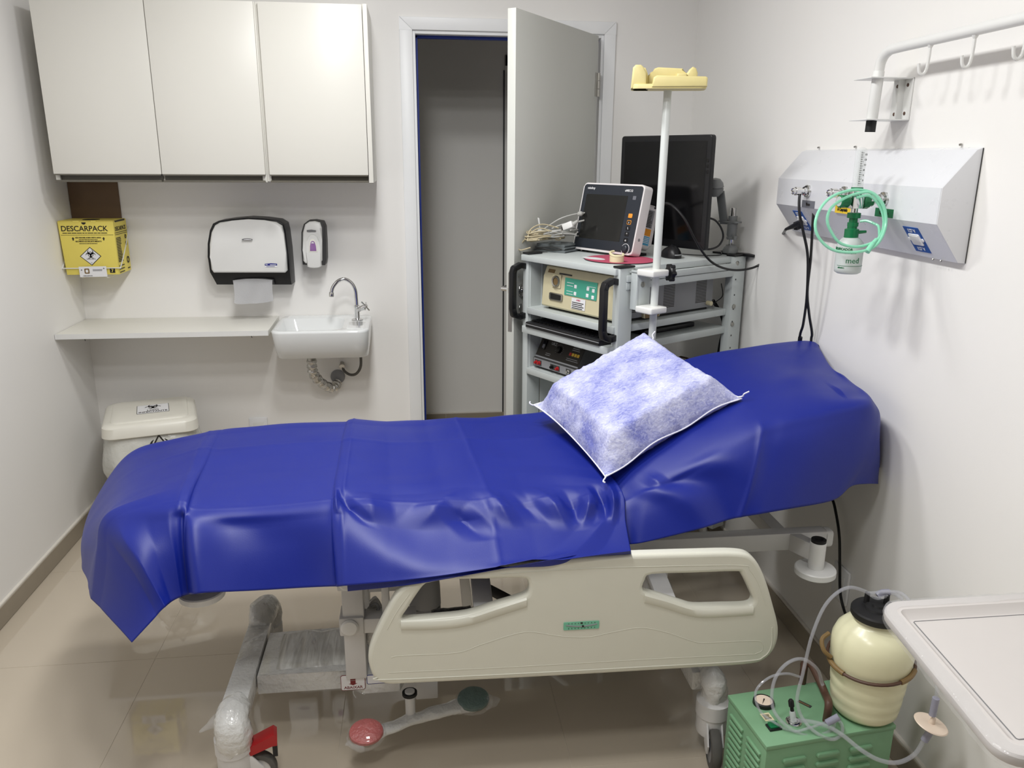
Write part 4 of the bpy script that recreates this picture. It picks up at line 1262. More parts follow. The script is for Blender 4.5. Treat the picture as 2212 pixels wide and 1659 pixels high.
for u, v, m_ in ((.022, .016, M_red), (.040, .016, M_red), (.118, .016, M_blackgloss), (.150, .016, M_red), (.212, .016, M_chrome)):
    b = NB(); lathe(b, [(.008, 0), (.008, .003), (.005, .004), (.005, .012), (0, .012)], EL @ Vector((u, v, .0006)), EL.to_3x3() @ Vector((0, 0, 1)), 14); eu.part('jack', b, m_)
for u0, u1 in ((.010, .052), (.105, .162), (.198, .228)):
    b = NB(); rect_print(b, EL, u0, .005, u1, .027, .0012); eu.part('jack_plate', b, M_boxdark)
b = NB(); prism(b, rrect(.022, .035, .042, .072, .002, 2), lambda x_, y_, d: EP @ Vector((x_, y_, d)), 0, .006, bev=.001); eu.part('rocker', b, M_blackgloss, parent=pn)
b = NB(); prism(b, rrect(.026, .04, .038, .055, .002, 2), lambda x_, y_, d: EP @ Vector((x_, y_, d)), 0, .0066); eu.part('rocker_mark', b, M_greylbl, parent=pn)
b = text_bm('UKZ', .016, EP @ Matrix.Translation((.066, .062, .001)), bold=.02); merge(b, lines_print(NB(), EP, .055, .016, .085, .03, 2, 47, .3, d=.0012)); eu.part('panel_print', b, M_boxgrey, parent=pn)
b = NB(); lathe(b, [(.014, 0), (.012, .010), (.0, .010)], EP @ Vector((.122, .05, .0008)), EP.to_3x3() @ Vector((0, 0, 1)), 20); eu.part('dial', b, M_blackgloss, parent=pn)
b = NB()
for k in range(14):
    a = radians(-130 + k * 20)
    c = EP @ Vector((.122 + .021 * sin(a), .05 + .021 * cos(a), .0014)); box(b, c - Vector((.0012,) * 3), c + Vector((.0012,) * 3))
eu.part('dial_marks', b, M_graytxt, parent=pn, kind='stuff')
for k in range(4):
    b = NB(); prism(b, rrect(.182 + k * .015, .040, .194 + k * .015, .052, .001, 2), lambda x_, y_, d: EP @ Vector((x_, y_, d)), 0, .002); eu.part('lamp', b, M_red if k == 0 else M_key_y, parent=pn)
b = lines_print(NB(), EP, .176, .02, .244, .034, 2, 48, .3, d=.0012); merge(b, lines_print(NB(), EP, .19, .062, .235, .084, 3, 49, .4, d=.0012)); eu.part('lamp_print', b, M_boxgrey, parent=pn)

# coil of cable + strap at the back of the trolley
cc = Thing('cable_coil', 'coil of dark cable lying on the lower trolley shelf', 'cable', (-.2, .42, .79), frame=TRO)
rnd = random.Random(12)
for k in range(4):
    b = NB(); tube(b, [(-.14 + (.06 + .006 * k) * cos(2 * pi * i / 28) + .004 * sin(3 * i + k), .42 + (.10 + .005 * k) * sin(2 * pi * i / 28), .7975 + k * .0085 + .003 * sin(2 * i + k)) for i in range(28)], .004, 7, closed=True); cc.part('turn', b, M_strap)
pw = Thing('power_strap', 'thick black power lead hanging behind the trolley shelves', 'cable', (-.02, .55, .8), frame=TRO)
b = NB(); tube(b, spline([(-.10, .60, 1.06), (-.085, .64, 1.00), (-.09, .67, .94), (-.11, .68, .86), (-.13, .69, .7), (-.14, .69, .5)], 6), .0075, 8); pw.part('lead', b, M_black)
b = NB(); tube(b, spline([(-.065, .60, 1.13), (-.07, .62, 1.08), (-.085, .60, 1.055), (-.09, .58, 1.04)], 6), .0018, 6); pw.part('thin_lead', b, M_black)

# drip pole clamped to the trolley flank
dp = Thing('drip_pole', 'white enamelled pole with pale yellow hanger clamped to the trolley', 'stand', (.055, .085, .98), frame=TRO)
b = NB(); cyl(b, (.066, .070, .30), (.052, .105, 1.812), .0128, n=22, bev=.001); dp.part('pole', b, M_pole)
for z in (1.218, 1.093):
    b = NB()
    box(b, (.022, .034, z), (.098, .112, z + .022), bev=.005, seg=3); dp.part('clamp_block', b, M_nylon)
b = NB(); lathe(b, [(.008, 0), (.008, .012), (.024, .014), (.027, .018), (.027, .028), (.022, .032), (0, .032)], (.075, .113, 1.226), (.35, .9, 0), 18)
for k in range(6):
    a = 2 * pi * k / 6; dirv = Vector((.35, .9, 0)).normalized(); u_, w_, _ = basis(dirv)
    c = Vector((.075, .113, 1.226)) + dirv * .023 + (u_ * cos(a) + w_ * sin(a)) * .024
    cyl(b, c - dirv * .008, c + dirv * .008, .007, n=8)
dp.part('clamp_knob', b, M_black)
b = NB(); box(b, (-.012, .045, 1.098), (.022, .050, 1.232)); box(b, (.016, .040, 1.098), (.022, .106, 1.222), bev=.002); box(b, (-.03, .045, 1.222), (.03, .106, 1.226))
br = dp.part('mount_plate', b, M_trolley)
b = NB(); lathe(b, [(.009, 0), (.009, .004), (0, .005)], (.022, .066, 1.185), (1, 0, 0), 12); dp.part('mount_bolt', b, M_steel, parent=br)
# hanger head on top (world frame)
hy = 2.612
HM = Matrix.Translation((.806, hy, 1.806)) @ Matrix.Rotation(radians(-14), 4, 'Z')
def hp(b, pts, y0, y1, bev=.008):
    return prism(b, pts, lambda u, v, d: HM @ Vector((u, y1 - d, v)), 0, y1 - y0, bev=bev, seg=3)
b = NB()
prism(b, rrect(-.112, -.052, .118, .052, .02, 4), lambda u, v, d: HM @ Vector((u, v, d)), 0, .014, bev=.004)
hg = dp.part('hanger_base', b, M_yplast, frame=ID)
b = NB(); hp(b, [(-.050, .004), (.118, .004), (.118, .030), (.112, .034), (-.036, .038), (-.046, .032)], -.058, -.032, bev=.005); dp.part('front_lip', b, M_yplast, parent=hg, frame=ID)
b = NB(); hp(b, [(-.114, 0), (-.066, 0), (-.068, .046), (-.078, .064), (-.086, .070), (-.102, .070), (-.110, .062)], -.046, -.010, bev=.006); hp(b, [(-.105, .0), (-.060, 0), (-.062, .045), (-.070, .064), (-.098, .068)], -.012, .040, bev=.004); dp.part('left_horn', b, M_yplast, parent=hg, frame=ID)
b = NB(); hp(b, [(-.062, .004), (.10, .004), (.10, .034), (.056, .044), (.046, .064), (-.030, .068), (-.042, .064), (-.050, .048), (-.062, .044)], .012, .040, bev=.005); dp.part('rear_wall', b, M_yplast, parent=hg, frame=ID)
b = NB(); hp(b, [(.052, .004), (.092, .004), (.092, .050), (.086, .064), (.076, .068), (.066, .060), (.058, .048)], .0, .030, bev=.006); hp(b, [(.022, .004), (.058, .004), (.058, .046), (.028, .048)], -.014, .014, bev=.005); dp.part('right_horn', b, M_yplast, parent=hg, frame=ID)
# ------------------------------------------------------------------ hospital bed
bed = Thing('hospital_bed', 'white wheeled hospital bed with cream side rails under blue sheets', 'bed', (0.15, 2.15, 0))


def lump(bm, pts, radii, n=16, amp=.006, seed=0, sub=6):
    """an irregular film-wrapped tube"""
    P = spline(pts, sub)
    R = []
    for i in range(len(P)):
        t = i / (len(P) - 1) * (len(radii) - 1)
        k = min(int(t), len(radii) - 2)
        R.append(radii[k] + (radii[k + 1] - radii[k]) * (t - k))
    start = len(bm.verts)
    tube(bm, P, R, n)
    bm.verts.ensure_lookup_table()
    for v in bm.verts[start:]:
        nv = noise.noise_vector(v.co * 26 + Vector((seed, 0, 0)))
        n2 = noise.noise_vector(v.co * 70 + Vector((seed, 3, 0)))
        v.co += nv * amp + n2 * amp * .45
    return bm


def bar(b, p0, p1, w, h, bev=.003, up=(0, 0, 1)):
    p0 = Vector(p0); p1 = Vector(p1); d = p1 - p0
    x = d.normalized(); z = Vector(up); y = z.cross(x).normalized(); z = x.cross(y)
    c = (p0 + p1) / 2
    M = Matrix(((x.x, y.x, z.x, c.x), (x.y, y.y, z.y, c.y), (x.z, y.z, z.z, c.z), (0, 0, 0, 1)))
    return box(b, (-d.length / 2, -w / 2, -h / 2), (d.length / 2, w / 2, h / 2), bev=bev, M=M)


# upper frame
for y in (1.975, 2.40):
    b = NB(); bar(b, (-.62, y, .556), (1.145, y, .556), .04, .052); r_ = bed.part('frame_rail', b, M_bedwhite)
    b = NB(); prism(b, rrect(y - .020, .530, y + .020, .582, .012, 4), lambda u, v, d: Vector((1.145 + d, u, v)), 0, .022, bev=.008, seg=3); bed.part('end_cap', b, M_bump, parent=r_)
for x in (-.58, .02, .45, 1.02):
    b = NB(); bar(b, (x, 1.995, .556), (x, 2.38, .556), .04, .04); bed.part('cross_bar', b, M_bedwhite)
# mattress deck and mattress (under the sheets)
b = NB(); box(b, (-.72, 1.93, .612), (.47, 2.44, .624)); bed.part('deck_panel', b, M_bedwhite)
b = NB(); bar(b, (.47, 2.185, .618), (1.10, 2.185, .83), .48, .012); bed.part('back_panel', b, M_bedwhite)
for y in (1.99, 2.38):
    b = NB(); bar(b, (-.5, y, .595), (-.5, y, .612), .03, .03, up=(1, 0, 0)); bar(b, (.3, y, .582), (.3, y, .612), .03, .03, up=(1, 0, 0)); bed.part('deck_stay', b, M_bedwhite)
# bumper wheels on arms
for x0, y0, x1, y1, zz in ((1.040, 1.972, 1.085, 1.893, .487), (1.055, 2.403, 1.105, 2.470, .50), (-.585, 1.97, -.553, 1.885, .525), (-.585, 2.403, -.60, 2.47, .498)):
    b = NB(); bar(b, (x0, y0, .556), (x1, y1, .552), .03, .05, bev=.002); a_ = bed.part('bumper_arm', b, M_bedwhite)
    b = NB(); cyl(b, (x1, y1, zz + .018), (x1, y1, zz + .098), .0215, n=22, bev=.001); bed.part('bumper_post', b, M_bump, parent=a_)
    b = NB(); lathe(b, [(.0, 0), (.052, 0), (.0555, .003), (.0555, .017), (.053, .020), (0, .020)], (x1, y1, zz), (0, 0, 1), 36); bed.part('bumper_disc', b, M_bump, parent=a_)
    b = NB(); lathe(b, [(.020, 0), (.020, .008), (.013, .009), (.012, .002), (0, .002)], (x1, y1, zz + .098), (0, 0, 1), 22); bed.part('post_cap', b, M_rubber, parent=a_)
# lift posts, link bars
for y, s in ((1.945, -1), (2.155, 1)):
    b = NB(); box(b, (-.213, y - .03, .232), (-.157, y + .03, .535), bev=.004); bed.part('lift_post', b, M_bedwhite)
    for z0, z1 in ((.505, .560), (.372, .425)):
        b = NB(); box(b, (-.222, y - .038, z0), (-.158, y + .034, z1), bev=.004); box(b, (-.16, y - .034, z0 + .002), (-.02, y + .02, z1 - .008), bev=.003); blk = bed.part('pivot_block', b, M_bedwhite)
        b = NB(); lathe(b, [(.023, 0), (.0235, .004), (.019, .008), (0, .0095)], (-.195, y + s * .038, (z0 + z1) / 2), (0, s, 0), 24); bed.part('pivot_cap', b, M_bump, parent=blk)
    b = NB(); bar(b, (-.10, y + .01, .530), (.33, y + .01, .548), .03, .04); bed.part('link_bar', b, M_bedwhite)
    b = NB(); bar(b, (.13, 2.03 if s < 0 else 2.13, .30), (.11, 2.03 if s < 0 else 2.13, .54), .028, .028, up=(1, 0, 0)); bar(b, (-.10, y, .40), (-.10, y, .54), .03, .02, up=(1, 0, 0)); bed.part('link_strut', b, M_bedwhite)
    b = NB(); box(b, (.61, y - .03, .232), (.67, y + .03, .535), bev=.004); bed.part('lift_post', b, M_bedwhite)
b = NB(); lathe(b, [(.046, 0), (.044, .05), (.041, .085), (.036, .088), (.018, .088)], (.005, 2.07, .36), (.01, .02, 1), 26); box(b, (-.04, 2.03, .23), (.05, 2.11, .36), bev=.01)
act = bed.part('actuator', b, M_boxgrey)
b = NB(); cyl(b, (.006, 2.072, .44), (.010, 2.075, .545), .018, n=18); bed.part('actuator_rod', b, M_steel, parent=act)
b = NB(); bar(b, (0.153, 1.96, 0.4741), (0.2922, 1.9, 0.4156), .03, .006, up=(0, 1, 0)); bed.part('brake_strap', b, M_black)
b = NB(); bar(b, (0.1342, 1.98, 0.481), (0.2952, 1.92, 0.4089), .012, .036, up=(.3, -1, .5)); bed.part('gas_strut', b, M_black)
b = NB(); lump(b, [(-0.0662, 1.86, 0.4331), (0.0178, 1.87, 0.4306)], [.013, .014], amp=.002, seed=2); lump(b, [(0.1227, 1.875, 0.4369), (0.2081, 1.88, 0.4447), (0.2763, 1.88, 0.4513)], [.017, .015, .012], amp=.002, seed=5); ph_ = bed.part('push_bar', b, M_wrap, ang=80)
b = NB(); lump(b, [(0.0202, 1.862, 0.4395), (0.0721, 1.862, 0.4428), (0.1243, 1.862, 0.4461)], [.021, .022, .021], amp=.004, seed=9, n=18, sub=10); bed.part('foam_grip', b, M_foam, parent=ph_, ang=80)
b = NB(); lump(b, [(-0.1363, 1.99, 0.4295), (-0.1295, 1.985, 0.4063), (-0.143, 1.98, 0.3772), (-0.1391, 1.975, 0.344), (-0.1477, 1.97, 0.3115)], [.014, .018, .022, .026, .016], amp=.008, seed=4, n=18); hk = bed.part('wrapped_fitting', b, M_wrap, ang=80)
b = NB(); tube(b, spline([(-0.1421, 1.955, 0.431), (-0.1271, 1.955, 0.4356), (-0.1202, 1.955, 0.4225), (-0.1281, 1.955, 0.4103)], 5), .004, 8); bed.part('fitting_loop', b, M_boxgrey, parent=hk)

# base frame (film wrapped)
b = NB()
ol = [(-.455, 1.955), (-.205, 1.955), (-.165, 1.925), (-.07, 1.925), (-.04, 2.02), (.72, 2.02), (.72, 2.165), (.60, 2.165), (.55, 2.195), (-.165, 2.195), (-.205, 2.165), (-.455, 2.165)]
prism(b, ol, lambda u, v, d: Vector((u, v, d)), .178, .236, bev=.004)
bed.part('base_frame', b, M_wrap)
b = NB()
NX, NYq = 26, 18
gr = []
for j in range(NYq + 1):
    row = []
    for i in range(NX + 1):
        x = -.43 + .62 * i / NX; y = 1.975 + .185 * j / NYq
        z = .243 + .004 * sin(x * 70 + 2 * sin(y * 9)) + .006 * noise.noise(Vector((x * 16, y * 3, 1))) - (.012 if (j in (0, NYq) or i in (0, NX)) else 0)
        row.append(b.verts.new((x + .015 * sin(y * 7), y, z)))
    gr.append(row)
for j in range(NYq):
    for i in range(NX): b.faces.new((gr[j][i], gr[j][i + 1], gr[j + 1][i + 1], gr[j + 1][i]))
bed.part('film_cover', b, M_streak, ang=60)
for x in (-.492, .762):
    b = NB(); bar(b, (x, 1.83, .212), (x, 2.30, .212), .066, .058, bev=.006); bed.part('axle_beam', b, M_wrap)


def big_caster(x, y, yaw, red, wrapseed, r=.0565, frame_m=M_bedwhite):
    b = NB()
    lathe(b, [(.040, 0), (.043, .010), (.043, .055), (.046, .058), (.046, .10), (.030, .112)], (x, y, .075), (0, 0, 1), 26)
    o = bed.part('caster_column', b, frame_m)
    M = Matrix.Translation((x, y, 0)) @ Matrix.Rotation(yaw, 4, 'Z')
    b = NB()
    for s in (-1, 1):
        prism(b, [(-.036, .13), (.034, .13), (.070, .075), (.060, .045), (.040, .045), (.0, .085), (-.036, .10)], lambda u, v, d: M @ Vector((u, s * (.017 + d), v)), 0, .005, bev=.001)
    box(b, (-.036, -.020, .115), (.034, .020, .132), M=M)
    bed.part('caster_fork', b, frame_m, parent=o)
    c = M @ Vector((.046, 0, r)); ax_ = M.to_3x3() @ Vector((0, 1, 0))
    b = NB(); lathe(b, [(r * .72, -.014), (r * .93, -.013), (r, -.006), (r, .006), (r * .93, .013), (r * .72, .014), (r * .72, -.014)], c, ax_, 36, caps=False); bed.part('tyre', b, M_greyrub, parent=o)
    b = NB(); lathe(b, [(0, -.012), (r * .2, -.014), (r * .4, -.010), (r * .71, -.012), (r * .71, .012), (r * .4, .010), (r * .2, .014), (0, .012)], c, ax_, 30); bed.part('hub', b, M_boxgrey if not red else M_bedwhite, parent=o)
    if red:
        b = NB(); prism(b, [(.030, .140), (.100, .168), (.108, .160), (.106, .135), (.093, .135), (.03, .115)], lambda u, v, d: M @ Vector((u, -.022 + d, v)), 0, .044, bev=.003); bed.part('brake_pedal', b, M_red, parent=o)
        b = NB(); box(b, (.094, -.018, .10), (.106, .018, .135), M=M); bed.part('brake_foot', b, M_black, parent=o)
    return o


big_caster(-.492, 1.800, radians(10), True, 1)
big_caster(-.492, 2.315, radians(15), False, 2)
big_caster(.782, 1.800, radians(-100), False, 3)
big_caster(.762, 2.315, radians(40), False, 4)
for k, (pts, rad) in enumerate([
        ([(-.492, 1.86, .222), (-.490, 1.815, .225), (-.488, 1.79, .20), (-.490, 1.80, .155)], [.034, .040, .047, .047]),
        ([(-.492, 2.20, .225), (-.491, 2.26, .245), (-.490, 2.315, .225), (-.49, 2.315, .15)], [.034, .039, .043, .040]),
        ([(.775, 1.86, .225), (.778, 1.82, .235), (.780, 1.80, .225), (.782, 1.80, .185)], [.030, .034, .036, .036]),
        ([(.762, 2.20, .225), (.762, 2.26, .24), (.762, 2.315, .22), (.762, 2.315, .15)], [.036, .046, .052, .045])]):
    b = NB(); lump(b, pts, rad, n=22, amp=.007, seed=10 + k, sub=7); bed.part('corner_wrap', b, M_wrap, ang=80)
b = NB(); lump(b, [(-.50, 1.84, .225), (-.535, 1.825, .20), (-.575, 1.81, .185)], [.03, .018, .003], n=14, amp=.006, seed=31); bed.part('torn_film', b, M_film, ang=80)

# foot pump with two pedals
b = NB(); cyl(b, (-0.0431, 1.9, 0.1955), (-0.0427, 1.895, 0.1205), .0135, n=18); fp = bed.part('pump_post', b, M_bedwhite)
b = NB(); lathe(b, [(.0205, 0), (.0205, .008), (.016, .008)], Vector((-0.0434, 1.9, 0.1837)), (0, 0, 1), 22); bed.part('pump_bush', b, M_rubber, parent=fp)
b = NB(); box(b, (-.028, 1.985, .10), (.035, 2.03, .178), bev=.003); bed.part('pump_box', b, M_bedwhite)
pL, pR = Vector((-0.1599, 1.8442, 0.105)), Vector((0.1326, 1.9394, 0.112))
b = NB(); lump(b, [pL, pL.lerp(pR, .2) + Vector((0, 0, .004)), pL.lerp(pR, .5) + Vector((0, 0, .012)), pL.lerp(pR, .8) + Vector((0, 0, .006)), pR], [.026, .019, .0175, .025, .028], amp=.005, seed=40, n=18, sub=8)
bmesh.ops.scale(b, vec=(1, 1, .75), verts=b.verts[:], space=Matrix.Translation((0, 0, -.105)))
pd = bed.part('pedal_bar', b, M_wrap, ang=80)
tl = Vector((0, -.42, 1)).normalized()
for p_, m_, nm in ((pL, M_redwrap, 'red pedal pad seen through film'), (pR, M_grnwrap, 'dark green pedal pad seen through film')):
    b = NB(); lathe(b, [(.044, 0), (.046, .004), (.044, .012), (.036, .015), (0, .016)], p_ + Vector((0, -.004, .012)), tl, 30, sx=.8)
    bed.part('pedal_pad', b, m_, parent=pd, label=nm)
    b = NB(); lathe(b, [(.050, 0), (.053, .006), (.048, .016)], p_ + Vector((0, -.004, .004)), tl, 30, sx=.85, caps=False)
    for v in b.verts: v.co += noise.noise_vector(v.co * 40) * .006
    bed.part('pedal_film', b, M_film, parent=pd, ang=80)
for s_, q in ((-1, pL + Vector((-.03, -.02, -.012))), (1, pR + Vector((.055, .0, .002)))):
    b = NB(); lump(b, [q - Vector((s_ * .02, 0, 0)), q, q + Vector((s_ * .022, 0, .004))], [.022, .020, .004], amp=.009, seed=50 + s_, n=14); bed.part('film_end', b, M_film, parent=pd, ang=80)

# labels on the base
AB = frame_of((-0.2289, 1.9238, 0.1932), (1, 0, 0), (0, 0, 1))
b = NB(); prism(b, rrect(.0, .0, .066, .048, .006, 4), lambda u, v, d: AB @ Vector((u, v, d)), 0, .0006); ab = bed.part('lower_label', b, M_dred)
b = NB(); prism(b, rrect(.0015, .0015, .0645, .0465, .005, 4), lambda u, v, d: AB @ Vector((u, v, d)), 0, .0010); bed.part('label_face', b, M_label, parent=ab)
b = text_bm('ABAIXAR', .0115, AB @ Matrix.Translation((.0335, .005, .0008)), bold=.02, align='CENTER', sx=1.05)
for z0, z1 in ((.038, .042), (.031, .036)): rect_print(b, AB, .026, z0, .040, z1, .0014)
prism(b, [(.026, .030), (.026, .021), (.021, .021), (.033, .0155), (.045, .021), (.040, .021), (.040, .030)], lambda u, v, d: AB @ Vector((u, v, d)), 0, .0014)
bed.part('label_print', b, M_dred, parent=ab)
b = NB(); prism(b, rrect(.070, .015, .136, .044, .004, 3), lambda u, v, d: AB @ Vector((u, v, d)), 0, .0006); rl = bed.part('raise_label', b, M_sblue)
b = NB(); prism(b, rrect(.0718, .0168, .134, .0422, .003, 3), lambda u, v, d: AB @ Vector((u, v, d)), 0, .0010); bed.part('label_face', b, M_label, parent=rl)
b = NB(); tube(b, spline([(-0.1965, 1.922, 0.1919), (-0.1954, 1.918, 0.183), (-0.1895, 1.916, 0.1736)], 4), .0012, 6); bed.part('film_thread', b, M_film)


# side rails: outline with two hand openings
def siderail(name, yc, thick, flip):
    cu = bpy.data.curves.new('rail_tmp', 'CURVE')
    cu.dimensions = '2D'; cu.fill_mode = 'BOTH'
    def addloop(pts, smooth=4):
        P = spline([(x, z, 0) for x, z in pts], smooth, closed=True)
        sp = cu.splines.new('POLY'); sp.points.add(len(P) - 1); sp.use_cyclic_u = True
        for q_, p_ in zip(sp.points, P): q_.co = (p_.x, p_.y, 0, 1)
    def XZ(*t): return [(p[0], p[2]) for p in t]
    outer = XZ((-0.1324, 1.72, 0.3915), (-0.1201, 1.72, 0.3643), (-0.0915, 1.72, 0.3488), (-0.0215, 1.72, 0.3457), (0.2085, 1.72, 0.3404), (0.4452, 1.72, 0.3364), (0.6886, 1.72, 0.3335), (0.8255, 1.72, 0.3325), (0.8748, 1.72, 0.3426), (0.9039, 1.72, 0.379), (0.9072, 1.72, 0.4334), (0.8866, 1.72, 0.5019), (0.8535, 1.72, 0.5894), (0.8195, 1.72, 0.6415), (0.7749, 1.72, 0.6581), (0.6653, 1.72, 0.663), (0.4902, 1.72, 0.6667), (0.319, 1.72, 0.6653), (0.1511, 1.72, 0.6505), (0.0297, 1.72, 0.6369), (-0.0308, 1.72, 0.6222), (-0.0609, 1.72, 0.5995), (-0.0934, 1.72, 0.542), (-0.1246, 1.72, 0.4747), (-0.1363, 1.72, 0.4307))
    h1 = XZ((-0.0521, 1.72, 0.5303), (-0.0382, 1.72, 0.5533), (-0.0153, 1.72, 0.5904), (0.0085, 1.72, 0.6198), (0.0404, 1.72, 0.6264), (0.151, 1.72, 0.6221), (0.2351, 1.72, 0.6194), (0.2532, 1.72, 0.6096), (0.2547, 1.72, 0.5819), (0.239, 1.72, 0.5677), (0.1734, 1.72, 0.5492), (0.1058, 1.72, 0.5297), (0.0386, 1.72, 0.5254), (-0.0336, 1.72, 0.524))
    h2 = XZ((0.543, 1.72, 0.5661), (0.5461, 1.72, 0.5953), (0.5629, 1.72, 0.6095), (0.6693, 1.72, 0.6069), (0.7771, 1.72, 0.6043), (0.7948, 1.72, 0.5955), (0.8253, 1.72, 0.5389), (0.8321, 1.72, 0.5188), (0.8185, 1.72, 0.5064), (0.7488, 1.72, 0.5084), (0.6821, 1.72, 0.5115), (0.6513, 1.72, 0.5214), (0.5901, 1.72, 0.5463))
    addloop(outer); addloop(h1, 3); addloop(h2, 3)
    cu.extrude = thick / 2 - .010
    cu.bevel_depth = .010; cu.bevel_resolution = 3; cu.offset = -.010
    o = bpy.data.objects.new('rail_tmp', cu); C.objects.link(o)
    dg = bpy.context.evaluated_depsgraph_get()
    me = bpy.data.meshes.new_from_object(o.evaluated_get(dg))
    b = NB(); b.from_mesh(me)
    bpy.data.objects.remove(o); bpy.data.curves.remove(cu); bpy.data.meshes.remove(me)
    for v in b.verts: v.co = Vector((v.co.x, yc - v.co.z, v.co.y - flip))
    return bed.part(name, b, M_rail, ang=50)


sr = siderail('side_rail', 1.738, .036, 0)
YF2 = 1.7195
def gl(b, pts, r=.0008, sub=6, y=YF2 + .0005, closed=False):
    return tube(b, [(p.x, y, p.z) for p in spline([(q[0], 0, q[2]) for q in pts], sub, closed)], r, 6, closed=closed)
b = NB(); gl(b, ((-0.081, 1.72, 0.4265), (-0.053, 1.72, 0.4295), (0.0765, 1.72, 0.4275), (0.1392, 1.72, 0.4463), (0.2193, 1.72, 0.4691), (0.2653, 1.72, 0.4723), (0.3351, 1.72, 0.4556), (0.4056, 1.72, 0.4478), (0.476, 1.72, 0.4586), (0.5411, 1.72, 0.4646), (0.6081, 1.72, 0.4466), (0.6829, 1.72, 0.4144), (0.72, 1.72, 0.409), (0.8438, 1.72, 0.4053), (0.8647, 1.72, 0.3956), (0.8667, 1.72, 0.3749), (0.8475, 1.72, 0.3654))); gv = bed.part('wave_moulding', b, M_rail, parent=sr)
b = NB(); gl(b, ((-0.0903, 1.72, 0.3842), (0.2083, 1.72, 0.3766), (0.564, 1.72, 0.3719), (0.845, 1.72, 0.3656))); bed.part('groove_moulding', b, M_rail, parent=sr)
b = NB(); gl(b, ((-0.1164, 1.72, 0.3732), (-0.0999, 1.72, 0.3653), (0.2084, 1.72, 0.3565), (0.5652, 1.72, 0.3501), (0.8242, 1.72, 0.3465), (0.8734, 1.72, 0.3565), (0.8906, 1.72, 0.3869), (0.8876, 1.72, 0.4415)), r=.0018); bed.part('edge_moulding', b, M_rail, parent=sr)
b = NB(); gl(b, ((0.1845, 1.72, 0.6362), (0.3765, 1.72, 0.6384), (0.5499, 1.72, 0.6344), (0.7814, 1.72, 0.6246), (0.8129, 1.72, 0.6086), (0.8413, 1.72, 0.5641), (0.8655, 1.72, 0.5033)), r=.0010); gl(b, ((-0.0882, 1.72, 0.5038), (-0.0624, 1.72, 0.5524), (-0.0315, 1.72, 0.5976)), r=.0010); bed.part('upper_moulding', b, M_rail, parent=sr)
# slanted sills under the hand openings
for pts in (((-0.0545, 1.718, 0.5229), (0.0384, 1.718, 0.519), (0.1079, 1.718, 0.5244), (0.1789, 1.718, 0.545), (0.2501, 1.718, 0.5656)), ((0.5452, 1.718, 0.5581), (0.6019, 1.718, 0.5376), (0.6817, 1.718, 0.5075), (0.7667, 1.718, 0.5032), (0.8314, 1.718, 0.5041))):
    b = NB()
    top = spline(pts, 5)
    rows = []
    for i, p_ in enumerate(top):
        rows.append([b.verts.new((p_.x, 1.7215, p_.z + .002)), b.verts.new((p_.x, 1.7165, p_.z - .002)), b.verts.new((p_.x, 1.7160, p_.z - .018)), b.verts.new((p_.x, 1.7205, p_.z - .024))])
    for a, c in zip(rows, rows[1:]):
        for k in range(3): b.faces.new((a[k], a[k + 1], c[k + 1], c[k]))
    b.faces.new(rows[0]); b.faces.new(list(reversed(rows[-1])))
    bmesh.ops.recalc_face_normals(b, faces=b.faces[:])
    bed.part('opening_sill', b, M_rail, parent=sr, ang=50)
GLB = frame_of((0.3428, 1.7195, 0.4723), Vector((0.447, 1.7195, 0.4715)) - Vector((0.3428, 1.7195, 0.4723)), (0, 0, 1))
b = NB(); prism(b, rrect(0, 0, .0895, .0215, .002, 3), lambda u, v, d: GLB @ Vector((u, v, d)), 0, .0015); gb = bed.part('angle_gauge', b, M_green_lbl)
b = NB(); tube(b, [GLB @ Vector((.006 + .078 * k / 12, .0135 - .0045 * sin(pi * k / 12), .0015)) for k in range(13)], .0018, 6); bed.part('gauge_tube', b, M_boxgrey, parent=gb)
b = NB()
for k in range(9):
    u = .012 + k * .0082
    rect_print(b, GLB, u, .003, u + .0014, .0052, .0022); 
    if k not in (4,): rect_print(b, GLB, u, .0165, u + .0014, .0185, .0022)
bed.part('gauge_marks', b, M_ink, parent=gb, kind='stuff')
b = NB(); prism(b, rrect(.042, .016, .048, .020, .001, 2), lambda u, v, d: GLB @ Vector((u, v, d)), 0, .0022); bed.part('gauge_zero', b, M_ink, parent=gb)
b = NB(); prism(b, rrect(.046, .0075, .051, .0115, .001, 2), lambda u, v, d: GLB @ Vector((u, v, d)), 0, .0040); bed.part('gauge_bead', b, M_ink, parent=gb)
siderail('side_rail', 2.545, .036, .02)
for x in (.15, .62):
    for y0, y1 in ((1.757, 1.955), (2.42, 2.526)):
        b = NB(); bar(b, (x, y0, .50), (x, y1, .545), .05, .02); bed.part('rail_bracket', b, M_bedwhite)
b = NB(); box(b, (.475, 1.755, .60), (.535, 1.80, .632), bev=.002); bed.part('rail_latch', b, M_bedwhite)

# ------------------------------------------------------------------ blue sheets
def V3(p): return Vector(p)


